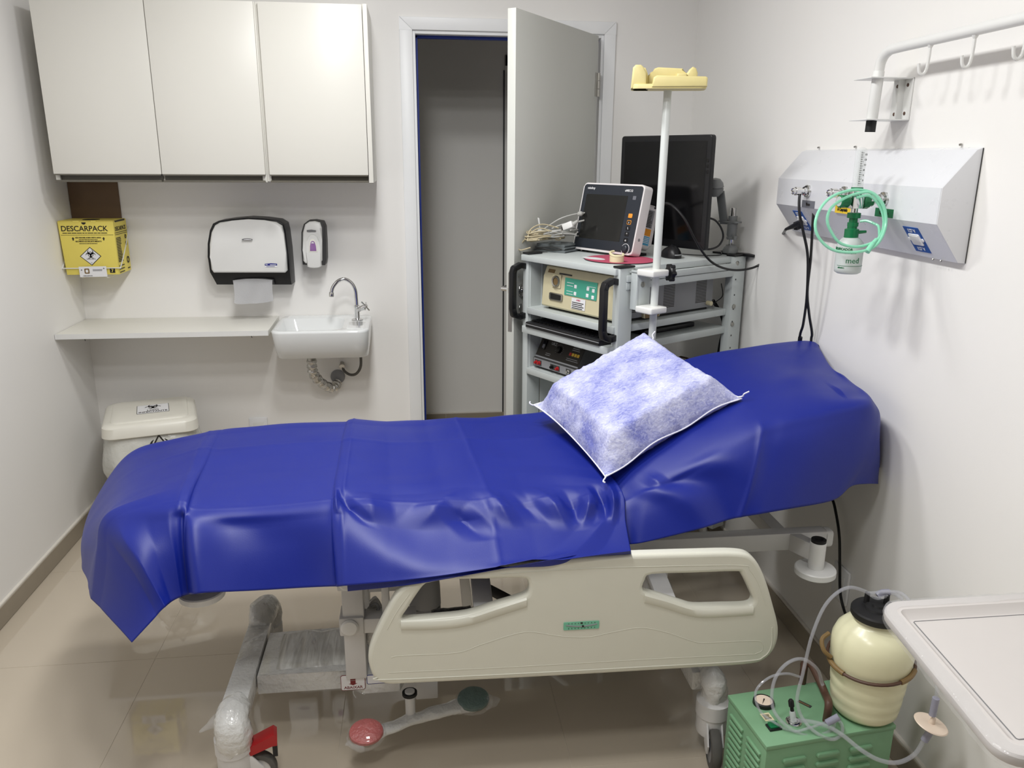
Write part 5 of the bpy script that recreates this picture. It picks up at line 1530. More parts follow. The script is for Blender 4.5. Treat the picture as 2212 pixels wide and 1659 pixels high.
def surface_thing(name, label, stations, rows, disp, nu, nv, m, loc, thick=.0012):
    """stations: list of rows of control points -> smooth sheet with folds from disp(s, t)"""
    S, T_ = len(stations), len(rows)
    def cr(p, q, r, s, t):
        return 0.5 * ((2 * q) + (r - p) * t + (2 * p - 5 * q + 4 * r - s) * t * t + (3 * q - p - 3 * r + s) * t ** 3)
    def ev(arr, x):
        i = min(int(x), len(arr) - 2); t = x - i
        b_, c_ = arr[i], arr[i + 1]
        a_ = arr[i - 1] if i > 0 else b_ * 2 - c_
        d_ = arr[i + 2] if i + 2 < len(arr) else c_ * 2 - b_
        return cr(a_, b_, c_, d_, t)
    us = []
    for i in range(S - 1):
        us += [i + k / nu for k in range(nu)]
    us.append(S - 1)
    vs_ = []
    for j in range(T_ - 1):
        vs_ += [j + k / nv for k in range(nv)]
    vs_.append(T_ - 1)
    grid = []
    for u in us:
        col = [ev([st[j] for st in stations], u) for j in range(T_)]
        grid.append([ev(col, v) for v in vs_])
    out = []
    for i, u in enumerate(us):
        row = []
        for j, v in enumerate(vs_):
            a = grid[min(i + 1, len(us) - 1)][j] - grid[max(i - 1, 0)][j]
            c = grid[i][min(j + 1, len(vs_) - 1)] - grid[i][max(j - 1, 0)]
            n = a.cross(c)
            n = n.normalized() if n.length > 1e-9 else Vector((0, 0, 1))
            if n.y > .2 and n.z < .2 or n.z < -.3: n = -n
            row.append(grid[i][j] + n * disp(u, v, grid[i][j]))
        out.append(row)
    b = NB()
    vv = [[b.verts.new(p) for p in r] for r in out]
    for i in range(len(us) - 1):
        for j in range(len(vs_) - 1):
            b.faces.new((vv[i][j], vv[i][j + 1], vv[i + 1][j + 1], vv[i + 1][j]))
    bmesh.ops.recalc_face_normals(b, faces=b.faces[:])
    th = Thing(name, label, 'sheet', loc, bm=b, m=m, ang=180)
    md = th.o.modifiers.new('thickness', 'SOLIDIFY'); md.thickness = thick; md.offset = -1
    return th


def sec(F, N, H, Y=None, far_drop=.17, sag=0.0, mid=None, tops=None):
    """cross-section far hem -> far edge -> top -> near edge -> near hem"""
    F = V3(F); N = V3(N); H = V3(H)
    pts = [F + Vector((0, .07, -far_drop)), F + Vector((0, .045, -.05)), F]
    if tops: pts += [V3(t) for t in tops]
    else: pts += [F.lerp(N, .18) + Vector((0, 0, .008 - sag)), F.lerp(N, .5) + Vector((0, 0, .008 - sag)), F.lerp(N, .82) + Vector((0, 0, .010 - sag))]
    pts += [N]
    M_ = V3(mid) if mid else N.lerp(H, .45) + Vector((0, -.018, 0))
    pts += [N.lerp(M_, .35) + Vector((0, -.012, 0)), M_, H]
    return pts
def secr(F, N, H, zr=.668, dy=0.0, **k):
    """drape that runs over the top of the side rail and hangs in front of it"""
    pts = sec(F, N, H, **k)
    N = V3(N); H = V3(H)
    R_ = Vector((N.x + (H.x - N.x) * .62, 1.738 + dy, zr))
    pts[7] = N.lerp(R_, .45) + Vector((0, .006, -.010))
    pts[8] = R_
    return pts
ROWS = range(10)
def g(x, c, w): return exp(-((x - c) / w) ** 2)
def sm(x, a, b_):
    t = max(0, min(1, (x - a) / (b_ - a))); return t * t * (3 - 2 * t)


st1 = [
    # foot hem
    [V3((-.985, 2.42, .50)), V3((-.99, 2.38, .50)), V3((-.99, 2.32, .50)), V3((-.98, 2.26, .50)), V3((-.935, 2.13, .50)), V3((-0.869, 2, 0.5284)), V3((-0.8391, 1.93, 0.5358)), V3((-0.7933, 1.86, 0.5352)), V3((-0.7378, 1.79, 0.53)), V3((-0.6725, 1.72, 0.511))],
    [V3((-.975, 2.50, .52)), V3((-.985, 2.46, .58)), V3((-.975, 2.42, .60)), V3((-.965, 2.32, .60)), V3((-.915, 2.13, .60)), V3((-0.8225, 1.96, 0.645)), V3((-0.7917, 1.9, 0.6588)), V3((-0.742, 1.84, 0.6503)), V3((-0.6809, 1.785, 0.6159)), V3((-0.6244, 1.735, 0.5591))],
    [V3((-.93, 2.54, .52)), V3((-.935, 2.51, .62)), V3((-0.8635, 2.44, 0.7252)), V3((-0.8524, 2.36, 0.7193)), V3((-0.8043, 2.15, 0.7257)), V3((-0.7593, 1.95, 0.751)), V3((-0.7448, 1.895, 0.7533)), V3((-0.7081, 1.855, 0.7265)), V3((-0.647, 1.8, 0.6785)), V3((-0.5987, 1.765, 0.5782))],
    sec((-0.6462, 2.47, 0.7611), (-0.5879, 1.895, 0.7751), (-0.5668, 1.79, 0.5847)),
    sec((-0.5844, 2.48, 0.7708), (-0.5454, 1.885, 0.7604), (-0.5143, 1.765, 0.6034)),
    sec((-0.4149, 2.49, 0.7786), (-0.3979, 1.895, 0.7561), (-0.3761, 1.79, 0.5876)),
    sec((-0.2486, 2.49, 0.7792), (-0.2398, 1.895, 0.7648), (-0.2316, 1.775, 0.5959)),
    sec((-0.2048, 2.49, 0.7793), (-0.1942, 1.895, 0.7651), (-0.1841, 1.742, 0.6143)),
    secr((-0.0503, 2.49, 0.7757), (-0.016, 1.893, 0.7462), (-0.0086, 1.707, 0.6429)),
    secr((0.1216, 2.49, 0.7731), (0.1787, 1.893, 0.742), (0.1864, 1.707, 0.6616)),
    secr((0.2647, 2.48, 0.7844), (0.3348, 1.89, 0.7385), (0.3278, 1.707, 0.6717)),
    secr((0.3684, 2.46, 0.797), (0.4564, 1.888, 0.7441), (0.4292, 1.707, 0.6807)),
    secr((0.4369, 2.46, 0.8059), (0.5243, 1.886, 0.7575), (0.5008, 1.707, 0.6865)),
]
def tent(x, w):
    return max(0.0, 1 - abs(x) / w)
FACETS = ((6.80, 6.15, .012, .20, .10, .75), (7.14, 6.30, -.014, .16, .30, .9), (7.45, 6.25, .012, .28, .05, .7), (8.30, 6.1, .013, .34, -.35, .8), (8.62, 6.55, -.016, .26, .30, .8), (9.15, 6.2, .012, .20, .2, .8), (9.55, 6.1, -.011, .30, .3, .7), (10.05, 6.2, .017, .30, .25, .95), (10.42, 6.15, -.016, .24, .1, .8), (10.75, 6.25, .017, .24, -.2, .9), (11.15, 6.1, -.015, .22, .1, .8), (11.55, 6.2, .018, .26, -.1, .9))
def disp1(u, v, p):
    d = .0026 * noise.noise(p * 5.0) + .0012 * noise.noise(p * 12 + Vector((3, 1, 2)))
    drape = sm(v, 6, 7.2)
    top = 1 - sm(v, 5.2, 6.3)
    wide = .45 + .55 * top
    # crossed storage creases: flat panels meeting at sharp ridges
    for c, a, w in ((3.0, .006, .55), (7.0, .009, .7), (9.0, .008, .6)):
        d += a * tent(u - c, w) * wide + .0012 * tent(u - c, .06)
    d += (.007 * tent(v - 3.6, .9) + .0010 * tent(v - 3.6, .05)) * sm(u, 1.6, 2.6)
    d += .0012 * tent(v - 5.9, .07) * sm(u, 2.4, 3.4)
    # foot end folds
    d += .020 * g(u, 3.95, .30) * drape * (.6 + .4 * sm(v, 6.5, 9)) - .016 * tent(u - 3.1, .28) * sm(v, 6.1, 6.8) + .014 * tent(u + .12 * (v - 8) - 1.85, .5) * sm(v, 6.3, 7.5)
    d -= .012 * g(u, 4.75 + .55 * (v - 7), .8) * drape * sm(u, 4.0, 4.6)
    d += .006 * tent(v - 5.6 + .5 * (u - 2), .6) * (1 - sm(u, 2.4, 3.0))
    if u > 5.5:
        for c, v0, a, s_, k, vs_ in FACETS:
            d += a * tent(u - c - k * (v - v0), s_) * tent(v - v0, vs_) * 1.15
        d += .010 * tent(u - (10.6 - .8 * (v - 7.6)), .55) * sm(v, 6.4, 7.2)
        d += .006 * tent(v - .25 * (u - 10.4) - 4.9, .35) * g(u, 10.6, .7)
        d += .005 * tent(v + .2 * (u - 8) - 5.1, .4) * g(u, 7.9, .5)
    return d
surface_thing('foot_sheet', 'blue plastic sheet draped over the foot half of the bed', st1, ROWS, disp1, 26, 20, M_sheet, (-.2, 2.15, .78))

def off(pts, dy, dz):
    return [p + Vector((0, dy * sm(j, 5, 7) - dy * (1 - sm(j, 1, 3)) * .6, dz * (sm(j, 1, 2.2) * (1 - sm(j, 6, 7))))) for j, p in enumerate(pts)]
st2 = [
    off(secr((-0.1962, 2.47, 0.781), (-0.1893, 1.897, 0.7527), (-0.1818, 1.762, 0.5802), zr=.645, dy=.045), .014, -.016),
    off(secr((-0.05, 2.47, 0.7792), (-0.0163, 1.897, 0.7341), (-0.0198, 1.714, 0.625), zr=.655, dy=-.004), .0, -.012),
    off(secr((0.1206, 2.47, 0.7766), (0.179, 1.897, 0.7298), (0.1639, 1.714, 0.6506), zr=.655, dy=-.004), .0, -.012),
    off(secr((0.2927, 2.46, 0.7884), (0.3606, 1.897, 0.7263), (0.3402, 1.714, 0.6759), zr=.655, dy=-.004), .0, -.012),
    off(sec((0.42, 2.45, 0.8033), (0.5072, 1.894, 0.743), (0.4974, 1.8, 0.6488)), .008, -.006),
    sec((0.4784, 2.44, 0.8328), (0.5856, 1.892, 0.7782), (0.5596, 1.8, 0.6584)),
    sec((0.6364, 2.44, 0.8954), (0.7116, 1.89, 0.8463), (0.6777, 1.795, 0.6856)),
    sec((0.8634, 2.44, 0.9702), (0.8835, 1.89, 0.9358), (0.8076, 1.79, 0.7199)),
    sec((1.0437, 2.43, 1.0071), (1.0377, 1.885, 0.9742), (0.9319, 1.79, 0.7369)),
    [V3((1.255, 2.47, .80)), V3((1.262, 2.45, .93)), V3((1.2544, 2.42, 1.0281)), V3((1.241, 2.33, 1.0263)), V3((1.199, 2.15, 0.9997)), V3((1.1733, 1.96, 0.991)), V3((1.1588, 1.885, 0.9882)), V3((1.1458, 1.862, 0.949)), V3((1.1158, 1.84, 0.8494)), V3((1.0728, 1.825, 0.7391))],
    [V3((1.272, 2.44, .80)), V3((1.276, 2.42, .90)), V3((1.2855, 2.38, 0.9952)), V3((1.2612, 2.29, 0.9789)), V3((1.2221, 2.14, 0.9793)), V3((1.2194, 1.985, 0.9824)), V3((1.2127, 1.915, 0.9683)), V3((1.2093, 1.89, 0.9248)), V3((1.1907, 1.87, 0.8415)), V3((1.138, 1.855, 0.7614))],
    [V3((1.276, 2.42, .74)), V3((1.278, 2.40, .80)), V3((1.278, 2.36, .84)), V3((1.278, 2.27, .84)), V3((1.278, 2.13, .84)), V3((1.278, 2.02, .86)), V3((1.2548, 1.952, 0.9091)), V3((1.2495, 1.93, 0.8634)), V3((1.2405, 1.91, 0.8041)), V3((1.1981, 1.885, 0.7541))],
    [V3((1.277, 2.40, .68)), V3((1.279, 2.38, .70)), V3((1.279, 2.34, .71)), V3((1.279, 2.26, .71)), V3((1.279, 2.14, .71)), V3((1.279, 2.05, .72)), V3((1.279, 2.00, .735)), V3((1.2796, 1.965, 0.7672)), V3((1.2737, 1.95, 0.7457)), V3((1.2654, 1.935, 0.7314))],
]
def disp2(u, v, p):
    d = .0030 * noise.noise(p * 4.5 + Vector((9, 0, 0))) + .0012 * noise.noise(p * 11)
    if u < 4.3: d *= .3
    k = sm(u, 4.3, 5.4) * (1 - sm(u, 9.5, 10.5))
    d += k * (.0030 * g(u, 7.0, .05) * sm(v, 5.6, 6.2) - .002 * g(u, 7.2, .15) * sm(v, 5.6, 6.2))
    # swags falling from the hip towards the rail
    dr = sm(v, 5.9, 7.0)
    d += k * (.012 * g(u - .55 * (v - 7.5), 5.5, .30) * dr * (1 - .5 * sm(v, 8, 9)) - .012 * g(u - .55 * (v - 7.5), 6.0, .35) * dr + .008 * g(u - .4 * (v - 7.5), 6.6, .35) * dr)
    d += k * .010 * max(0, 1 - abs(u - 5.25 - .2 * (v - 6.3)) / .22) * g(v, 6.3, .5)
    d += k * .006 * g(v + .35 * (u - 8), 4.4, .3) * g(u, 8.3, .7)
    if u > 8.6: d += .008 * g(v + .9 * (u - 9.6), 4.2, .35) * (1 - sm(u, 10, 11))
    return d
surface_thing('head_sheet', 'blue plastic sheet draped over the raised backrest of the bed', st2, ROWS, disp2, 26, 20, M_sheet, (.8, 2.15, .9))
b = NB()
def slab(b, secs):
    rg = []
    for x, z, y0, y1, h in secs:
        rg.append([b.verts.new((x, y, zz)) for y, zz in rrect(y0, z - h, y1, z, min(.03, h / 2.2), 4)])
    for a, c in zip(rg, rg[1:]):
        for k in range(len(a)): b.faces.new((a[k], a[(k + 1) % len(a)], c[(k + 1) % len(a)], c[k]))
    b.faces.new(list(reversed(rg[0]))); b.faces.new(rg[-1])
    bmesh.ops.recalc_face_normals(b, faces=b.faces[:])
slab(b, [(-.70, .685, 1.96, 2.36, .06), (-.60, .705, 1.93, 2.42, .075), (-.2, .725, 1.93, 2.44, .10), (.30, .725, 1.93, 2.43, .10), (.47, .735, 1.93, 2.41, .11), (.60, .785, 1.93, 2.40, .11), (.88, .885, 1.93, 2.38, .11), (1.08, .93, 1.94, 2.36, .10)])
bed.part('mattress', b, M_matt, ang=50)

# ------------------------------------------------------------------ pillow in a nonwoven cover
pc = [Vector((.359, 2.345, .858)), Vector((.488, 1.931, .787)), Vector((.879, 2.021, .968)), Vector((.750, 2.435, 1.039))]    # left, near, right, far
cen = sum(pc, Vector()) / 4
pu = (pc[2] - pc[1] + pc[3] - pc[0]).normalized()
pv = (pc[3] - pc[2] + pc[0] - pc[1]).normalized()
pn_ = pu.cross(pv).normalized()
PMt = Matrix(((pu.x, pv.x, pn_.x, cen.x), (pu.y, pv.y, pn_.y, cen.y), (pu.z, pv.z, pn_.z, cen.z), (0, 0, 0, 1)))
pil = Thing('pillow', 'square foam pillow in a white translucent nonwoven cover on the backrest', 'pillow', tuple(cen))
HS = .222
b = NB()
NP = 64
def pz(x, y, top):
    a = max(abs(x), abs(y)); m = min(abs(x), abs(y))
    # foam block inset from the flat seam
    lin = lambda t, a: 1 - max(0, min(1, (t - a) / (1 - a)))
    inx = lin(x, .80) if x > 0 else lin(-x, .70); iny = lin(-y, .80) if y < 0 else lin(y, .78)
    h = .074 * min(inx, 1) ** .8 * min(iny, 1) ** .8
    h += .012 * (1 - x * x) * (1 - y * y)
    wr = .0045 * noise.noise(Vector((x * 6, y * 6, 4 if top else 9))) + .003 * noise.noise(Vector((x * 13, y * 13, 1)))
    edge = sm(a, .55, .95) * (1 - sm(a, .97, 1))
    wr += edge * .007 * noise.noise(Vector((x * 4 + y * 15, y * 4 - x * 15, 2)))
    return (h + wr * sm(1 - a, 0, .12)) * (1 if top else -.55)
vt = {}
for top in (1, 0):
    for i in range(NP + 1):
        for j in range(NP + 1):
            x = -1 + 2 * i / NP; y = -1 + 2 * j / NP
            rim = i in (0, NP) or j in (0, NP)
            if rim and not top: vt[(0, i, j)] = vt[(1, i, j)]; continue
            pin = 1 - .075 * (1 - y * y) * sm(abs(x), .4, 1) ; piny = 1 - .075 * (1 - x * x) * sm(abs(y), .4, 1)
            zz = 0 if rim else pz(x, y, top)
            if rim: zz = .006 * sin(7 * x + 3 * y)
            vt[(top, i, j)] = b.verts.new(PMt @ Vector((x * HS * pin, y * HS * piny, zz)))
for i in range(NP):
    for j in range(NP):
        b.faces.new((vt[(1, i, j)], vt[(1, i + 1, j)], vt[(1, i + 1, j + 1)], vt[(1, i, j + 1)]))
        b.faces.new((vt[(0, i, j + 1)], vt[(0, i + 1, j + 1)], vt[(0, i + 1, j)], vt[(0, i, j)]))
pil.part('cover', b, M_pillow, ang=70)
b = NB()
rimp = [PMt @ Vector((x * HS * (1 - .075 * (1 - y * y) * sm(abs(x), .4, 1)), y * HS * (1 - .075 * (1 - x * x) * sm(abs(y), .4, 1)), .006 * sin(7 * x + 3 * y))) for x, y in [(-1 + 2 * k / 30, -1) for k in range(30)] + [(1, -1 + 2 * k / 30) for k in range(30)] + [(1 - 2 * k / 30, 1) for k in range(30)] + [(-1, 1 - 2 * k / 30) for k in range(30)]]
tube(b, rimp, .0022, 6, closed=True); pil.part('seam', b, M_hem)
for k, p_ in enumerate(pc):
    o_ = (p_ - cen).normalized()
    b = NB(); tube(b, spline([p_ - o_ * .012, p_ + o_ * .006 + Vector((0, 0, .003)), p_ + o_ * .013 + Vector((-.004, 0, .009 if k != 1 else -.002)), p_ + o_ * .020 + Vector((.003, 0, .016 if k != 1 else -.001))], 5), .0022, 6); pil.part('corner_tail', b, M_hem)
# ------------------------------------------------------------------ right wall: gas console, flowmeter, cords, drip rail
WX = RX
gc = Thing('gas_console', 'white angular medical gas panel with three outlets on the right wall', 'panel', (WX, 2.18, 1.49))
b = NB()
prism(b, [(WX - .0005, 1.627), (1.272, 1.622), (1.2, 1.537), (1.2, 1.455), (1.267, 1.366), (WX - .0005, 1.364)], lambda u, v, d: Vector((u, 1.755 + d, v)), 0, .855, bev=.003)
bb = NB(); prism(bb, [(WX - .0005, 1.627), (1.272, 1.622), (1.2, 1.537), (1.2, 1.455), (1.267, 1.366), (WX - .0005, 1.364)], lambda u, v, d: Vector((u, 1.7555 - d, v)), 0, .003, bev=.002); merge(b, bb)
gc.part('body', b, M_gas, ang=25)
b = NB(); box(b, (WX - .0025, 1.7515, 1.3655), (WX - .0005, 2.606, 1.6255)); gc.part('back_plate', b, M_boxdark)
for y in (1.83, 2.30, 2.52):
    b = NB(); lathe(b, [(.0035, 0), (.0035, .004), (0, .005)], (WX - .004, y, 1.632), (-.3, 0, 1), 10); gc.part('screw', b, M_steel)
for y in (1.84, 1.81):
    b = NB(); lathe(b, [(.0025, 0), (.0025, .003), (0, .004)], (1.264, y, 1.3655), (-.5, 0, -1), 8); gc.part('screw', b, M_steel)
for y, z in ((2.393, 1.504), (2.175, 1.508), (1.978, 1.501)):
    b = NB(); lathe(b, [(.0185, 0), (.0185, .006), (.015, .008), (.0125, .009), (.0125, .016), (.010, .017), (.010, .026), (.0125, .027), (.0125, .042), (.010, .0425), (.010, .050), (.0085, .052), (.007, .050), (.006, .044), (0, .044)], (1.2005, y, z), (-1, 0, 0), 6 if False else 20)
    o_ = gc.part('gas_outlet', b, M_chrome)
    b = NB(); lathe(b, [(.0195, 0), (.0195, .007), (.0165, .008)], (1.2005, y, z), (-1, 0, 0), 6); gc.part('nut', b, M_steel, parent=o_, ang=20)
for y0, y1, z0, z1, m_, s_, ms_ in ((2.343, 2.424, 1.455, 1.4765, M_greylbl, 'Vácuo', M_ink), (2.136, 2.219, 1.452, 1.4735, M_yellowlbl, 'Ar Comprimido', M_ink), (1.931, 2.013, 1.4565, 1.478, M_greenp, 'Oxigênio', M_ink)):
    LM_ = frame_of((1.1997, y1, z0), (0, -1, 0), (0, 0, 1))
    b = NB(); rect_print(b, LM_, 0, 0, y1 - y0, z1 - z0, .0008); l_ = gc.part('gas_label', b, m_)
    b = text_bm(s_, .0135, LM_ @ Matrix.Translation(((y1 - y0) / 2, .006, .0012)), bold=.015, align='CENTER', sx=.8 if len(s_) < 9 else .62); gc.part('label_print', b, ms_, parent=l_)
sd = Vector((.067, 0, -.089)).normalized()
for yc in (1.872, 2.478):
    SO = frame_of(Vector((1.2, yc, 1.455)) + sd * .055, (0, -1, 0), -sd)
    b = NB(); rect_print(b, SO, -.030, -.040, .032, .036, .0012); sp = gc.part('socket_plate', b, M_bluelbl)
    b = NB(); prism(b, rrect(-.022, -.018, .022, .016, .004, 3), lambda u, v, d: SO @ Vector((u, v, d)), 0, .0035, bev=.001); gc.part('socket_frame', b, M_label, parent=sp)
    b = NB(); prism(b, [(-.018, -.013), (.010, -.013), (.018, -.006), (.018, .012), (-.018, .012)], lambda u, v, d: SO @ Vector((u, v, d)), 0, .0045, bev=.001); gc.part('socket_face', b, M_white, parent=sp)
    b = NB()
    for u in (-.027, .027): lathe(b, [(.005, 0), (.005, .002), (0, .003)], SO @ Vector((u, -.001, .0012)), SO.to_3x3() @ Vector((0, 0, 1)), 12)
    gc.part('socket_screws', b, M_label, parent=sp)
    for v in (.0205, -.0345):
        b = text_bm('127 V', .0145, SO @ Matrix.Translation((0, v, .0016)), align='CENTER', bold=.005, sx=.95); gc.part('voltage_print', b, M_label, parent=sp)

# oxygen flowmeter with humidifier bottle
FX, FY = 1.122, 1.978
fm = Thing('oxygen_flowmeter', 'oxygen flowmeter with frosted humidifier bottle hung on the gas console', 'flowmeter', (FX, FY, 1.31))
b = NB(); lathe(b, [(.0135, 0), (.0135, .088), (.012, .094), (.006, .0965), (0, .097)], (FX, FY, 1.531), (0, 0, 1), 24); lathe(b, [(.0085, .0), (.0085, .09)], (FX, FY, 1.532), (0, 0, 1), 20, caps=False); fm.part('sight_tube', b, M_clear)
b = NB(); lathe(b, [(.0035, 0), (.0042, .085)], (FX, FY, 1.534), (0, 0, 1), 12)
tb_ = fm.part('inner_cone', b, M_label)
b = NB()
SCm = frame_of((FX - .0045, FY - .0125, 1.54), (1, 0, 0), (0, 0, 1))
for k in range(15): rect_print(b, SCm, -.002, k * .0053, .003 if k % 2 else .0055, k * .0053 + .0011, .0006)
fm.part('scale_marks', b, M_ink, parent=tb_, kind='stuff')
for k, s_ in enumerate(('3', '5', '8', '11', '13', '15')):
    b = text_bm(s_, .0062, SCm @ Matrix.Translation((.0075, .006 + k * .0125, .0004)), bold=.02); fm.part('scale_number', b, M_ink, parent=tb_)
b = NB(); lathe(b, [(.0145, 0), (.0145, .008)], (FX, FY, 1.5225), (0, 0, 1), 24); fm.part('collar', b, M_greenp)
b = NB(); box(b, (FX - .015, FY - .014, 1.478), (FX + .015, FY + .014, 1.5225), bev=.002); cyl(b, (FX, FY, 1.468), (FX, FY, 1.479), .008, n=16); fm.part('valve_block', b, M_chrome)
b = NB(); lathe(b, [(.0145, 0), (.0165, .002), (.0165, .022), (.014, .026), (.010, .030)], (FX - .048, FY - .006, 1.496), (1, .08, 0), 10); kn_ = fm.part('flow_knob', b, M_greenp)
b = NB(); lathe(b, [(.0125, 0), (.0125, .001), (0, .001)], (FX - .0485, FY - .006, 1.496), (1, .08, 0), 18); fm.part('knob_face', b, M_bottle, parent=kn_)
b = NB(); lathe(b, [(.010, 0), (.018, .006), (.018, .018), (.012, .022), (.012, .030)], (FX + .015, FY, 1.495), (1, 0, 0), 8); fm.part('wing_nut', b, M_greenp)
b = NB(); lathe(b, [(.0135, 0), (.0135, .01), (.0105, .0102), (.0105, .021), (.0165, .0212), (.0165, .034), (.011, .035)], (FX, FY, 1.433), (0, 0, 1), 12); lathe(b, [(.0175, 0), (.0175, .022), (.012, .024), (.012, .032)], (FX - .001, FY, 1.404), (0, 0, 1), 28); fm.part('bottle_cap', b, M_greenp)
b = NB(); cyl(b, (FX + .012, FY - .004, 1.418), (FX + .034, FY - .008, 1.420), .005, .0035, n=10); fm.part('outlet_nozzle', b, M_greenp)
b = NB(); lathe(b, [(.0, .0), (.026, .0), (.0325, .004), (.0335, .012), (.0335, .068), (.031, .080), (.022, .090), (.0165, .093), (.0165, .098)], (FX, FY, 1.3125), (0, 0, 1), 36); bt = fm.part('bottle', b, M_bottle, ang=60)
def bottle_text(s, size, a0, z, bold=0.0, sx=1.0):
    b = text_bm(s, size, ID, bold=bold, sx=sx)
    for v in b.verts:
        a = radians(a0) + v.co.x / .034
        r = .0338 + v.co.z
        v.co = Vector((FX + r * sin(a), FY - r * cos(a), z + v.co.y))
    return b
b = bottle_text('UMIDIFICADOR', .0085, -118, 1.374, .03); merge(b, bottle_text('OXIGENIO MEDICAMENTO', .0045, -95, 1.366, .02)); fm.part('bottle_print', b, M_greenp, parent=bt)
b = bottle_text('med', .020, -42, 1.342, .0); fm.part('bottle_print', b, M_greenp, parent=bt)
b = NB(); tube(b, [(FX + .0337 * sin(radians(a)), FY - .0337 * cos(radians(a)), 1.3345) for a in range(-80, 61, 5)], .0006, 5); merge(b, bottle_text('MÍNIMO', .005, -75, 1.3275, .02)); fm.part('level_line', b, M_greenp, parent=bt)

ot = Thing('oxygen_tubing', 'loops of pale green oxygen tubing hung over the flowmeter knob', 'tubing', (FX, FY - .05, 1.42))
def T(*pp): return [V3(p) for p in pp]
l1 = T((1.0985, 1.935, 1.5069), (1.1293, 1.93, 1.5117), (1.1567, 1.925, 1.4872), (1.1696, 1.92, 1.4534), (1.1652, 1.915, 1.4196), (1.1417, 1.91, 1.3984), (1.0971, 1.905, 1.3889), (1.0531, 1.905, 1.3983), (1.028, 1.91, 1.4264), (1.0176, 1.915, 1.4542), (1.0292, 1.925, 1.4816), (1.0601, 1.935, 1.5013), (1.0913, 1.935, 1.5148), (1.1307, 1.93, 1.5195), (1.1591, 1.92, 1.4931), (1.1696, 1.91, 1.4542), (1.1593, 1.9, 1.4153), (1.1345, 1.895, 1.3874), (1.0841, 1.89, 1.3769), (1.0288, 1.89, 1.383), (0.9947, 1.895, 1.4076), (0.9804, 1.9, 1.4387), (0.9898, 1.91, 1.4736), (1.0205, 1.925, 1.504), (1.0602, 1.935, 1.5203), (1.1062, 1.94, 1.5258), (1.1494, 1.94, 1.5146), (1.1741, 1.93, 1.4812), (1.1757, 1.92, 1.4363), (1.1534, 1.91, 1.4029))
b = NB(); tube(b, spline(l1, 7), .0036, 9); ot.part('tube_loops', b, M_gtube)
b = NB(); tube(b, spline(T((1.1332, 1.965, 1.4467), (1.1448, 1.955, 1.4486), (1.1569, 1.94, 1.4428), (1.1614, 1.925, 1.4359), (1.1613, 1.915, 1.4116)), 6), .0034, 9); ot.part('tube_end', b, M_gtube)
b = NB(); tube(b, T((1.1475, 1.905, 1.4069), (1.1373, 1.9, 1.3972)), [.0045, .006], 10); tube(b, T((1.1373, 1.9, 1.3972), (1.1199, 1.893, 1.3775)), [.0065, .0072], 12); ot.part('funnel_connector', b, M_gtube)

# cords at the console
pc_ = Thing('monitor_power_cord', 'black power cord sagging from the console plug to the monitors', 'cable', tuple((1.1485, 2.8603, 1.203)))
pl0, pl1 = V3((1.234, 2.475, 1.405)), V3((1.165, 2.445, 1.385))
b = NB(); box(b, (-.013, -.008, 0), (.013, .008, .03), bev=.003, M=Matrix.Translation(pl0 - Vector((.004, 0, .005))) @ (pl1 - pl0).to_track_quat('Z', 'X').to_matrix().to_4x4())
tube(b, [pl0.lerp(pl1, .3), pl0.lerp(pl1, .7), pl1], [.009, .007, .0045], 10); pc_.part('plug', b, M_black)
b = NB(); tube(b, spline(T(tuple(pl1), (1.3004, 2.7526, 1.3392), (1.3078, 2.8499, 1.2694), (1.2886, 2.8966, 1.2141), (1.2224, 2.8866, 1.197), (1.1453, 2.8526, 1.2057), (1.0771, 2.8181, 1.2329), (1.03, 2.8018, 1.2735), (0.9968, 2.8054, 1.3226), (0.9586, 2.8178, 1.3917), (0.9303, 2.8591, 1.4312), (0.9185, 2.9218, 1.4391), (0.8987, 2.9798, 1.4173)), 7), .0043, 9); pc_.part('cord', b, M_black)
sc_ = Thing('display_cable', 'short black cable looping from behind the large black display', 'cable', tuple((1.1599, 2.96, 1.3154)))
b = NB(); tube(b, spline(T((1.0843, 2.9269, 1.3868), (1.1188, 2.9356, 1.3759), (1.1492, 2.9478, 1.3458), (1.162, 2.9554, 1.3124), (1.144, 2.9448, 1.2824), (1.1062, 2.9282, 1.2706), (1.064, 2.9265, 1.2728), (1.0461, 2.9392, 1.2836)), 7), .0038, 8); sc_.part('cord', b, M_black)
hc = Thing('hanging_cord', 'black cord hung over the first console outlet and down behind the bed', 'cable', (1.17, 2.38, 1.0))
b = NB(); tube(b, spline(T((1.275, 2.41, .80), (1.2383, 2.42, 1.016), (1.2331, 2.4, 1.0892), (1.2279, 2.385, 1.1669), (1.2175, 2.375, 1.2562), (1.2062, 2.37, 1.3214), (1.1856, 2.37, 1.3849), (1.1701, 2.375, 1.4402), (1.1697, 2.385, 1.4879), (1.1788, 2.39, 1.5083), (1.1972, 2.393, 1.5164), (1.2105, 2.39, 1.5042), (1.2156, 2.38, 1.4675), (1.215, 2.372, 1.3986), (1.2202, 2.372, 1.2997), (1.2241, 2.378, 1.1975), (1.2422, 2.385, 1.1221), (1.2637, 2.395, 1.0594), (1.268, 2.4, 1.0154), (1.279, 2.37, .80)), 7), .0042, 9); hc.part('cord', b, M_black)
b = NB(); cyl(b, (1.2378, 2.42, 1.0207), (1.236, 2.415, 1.0434), .007, n=10); hc.part('joint', b, M_black)
lc = Thing('black_cable', 'black cord running down the right wall to the green aspirator', 'cable', (1.26, 1.9, .5))
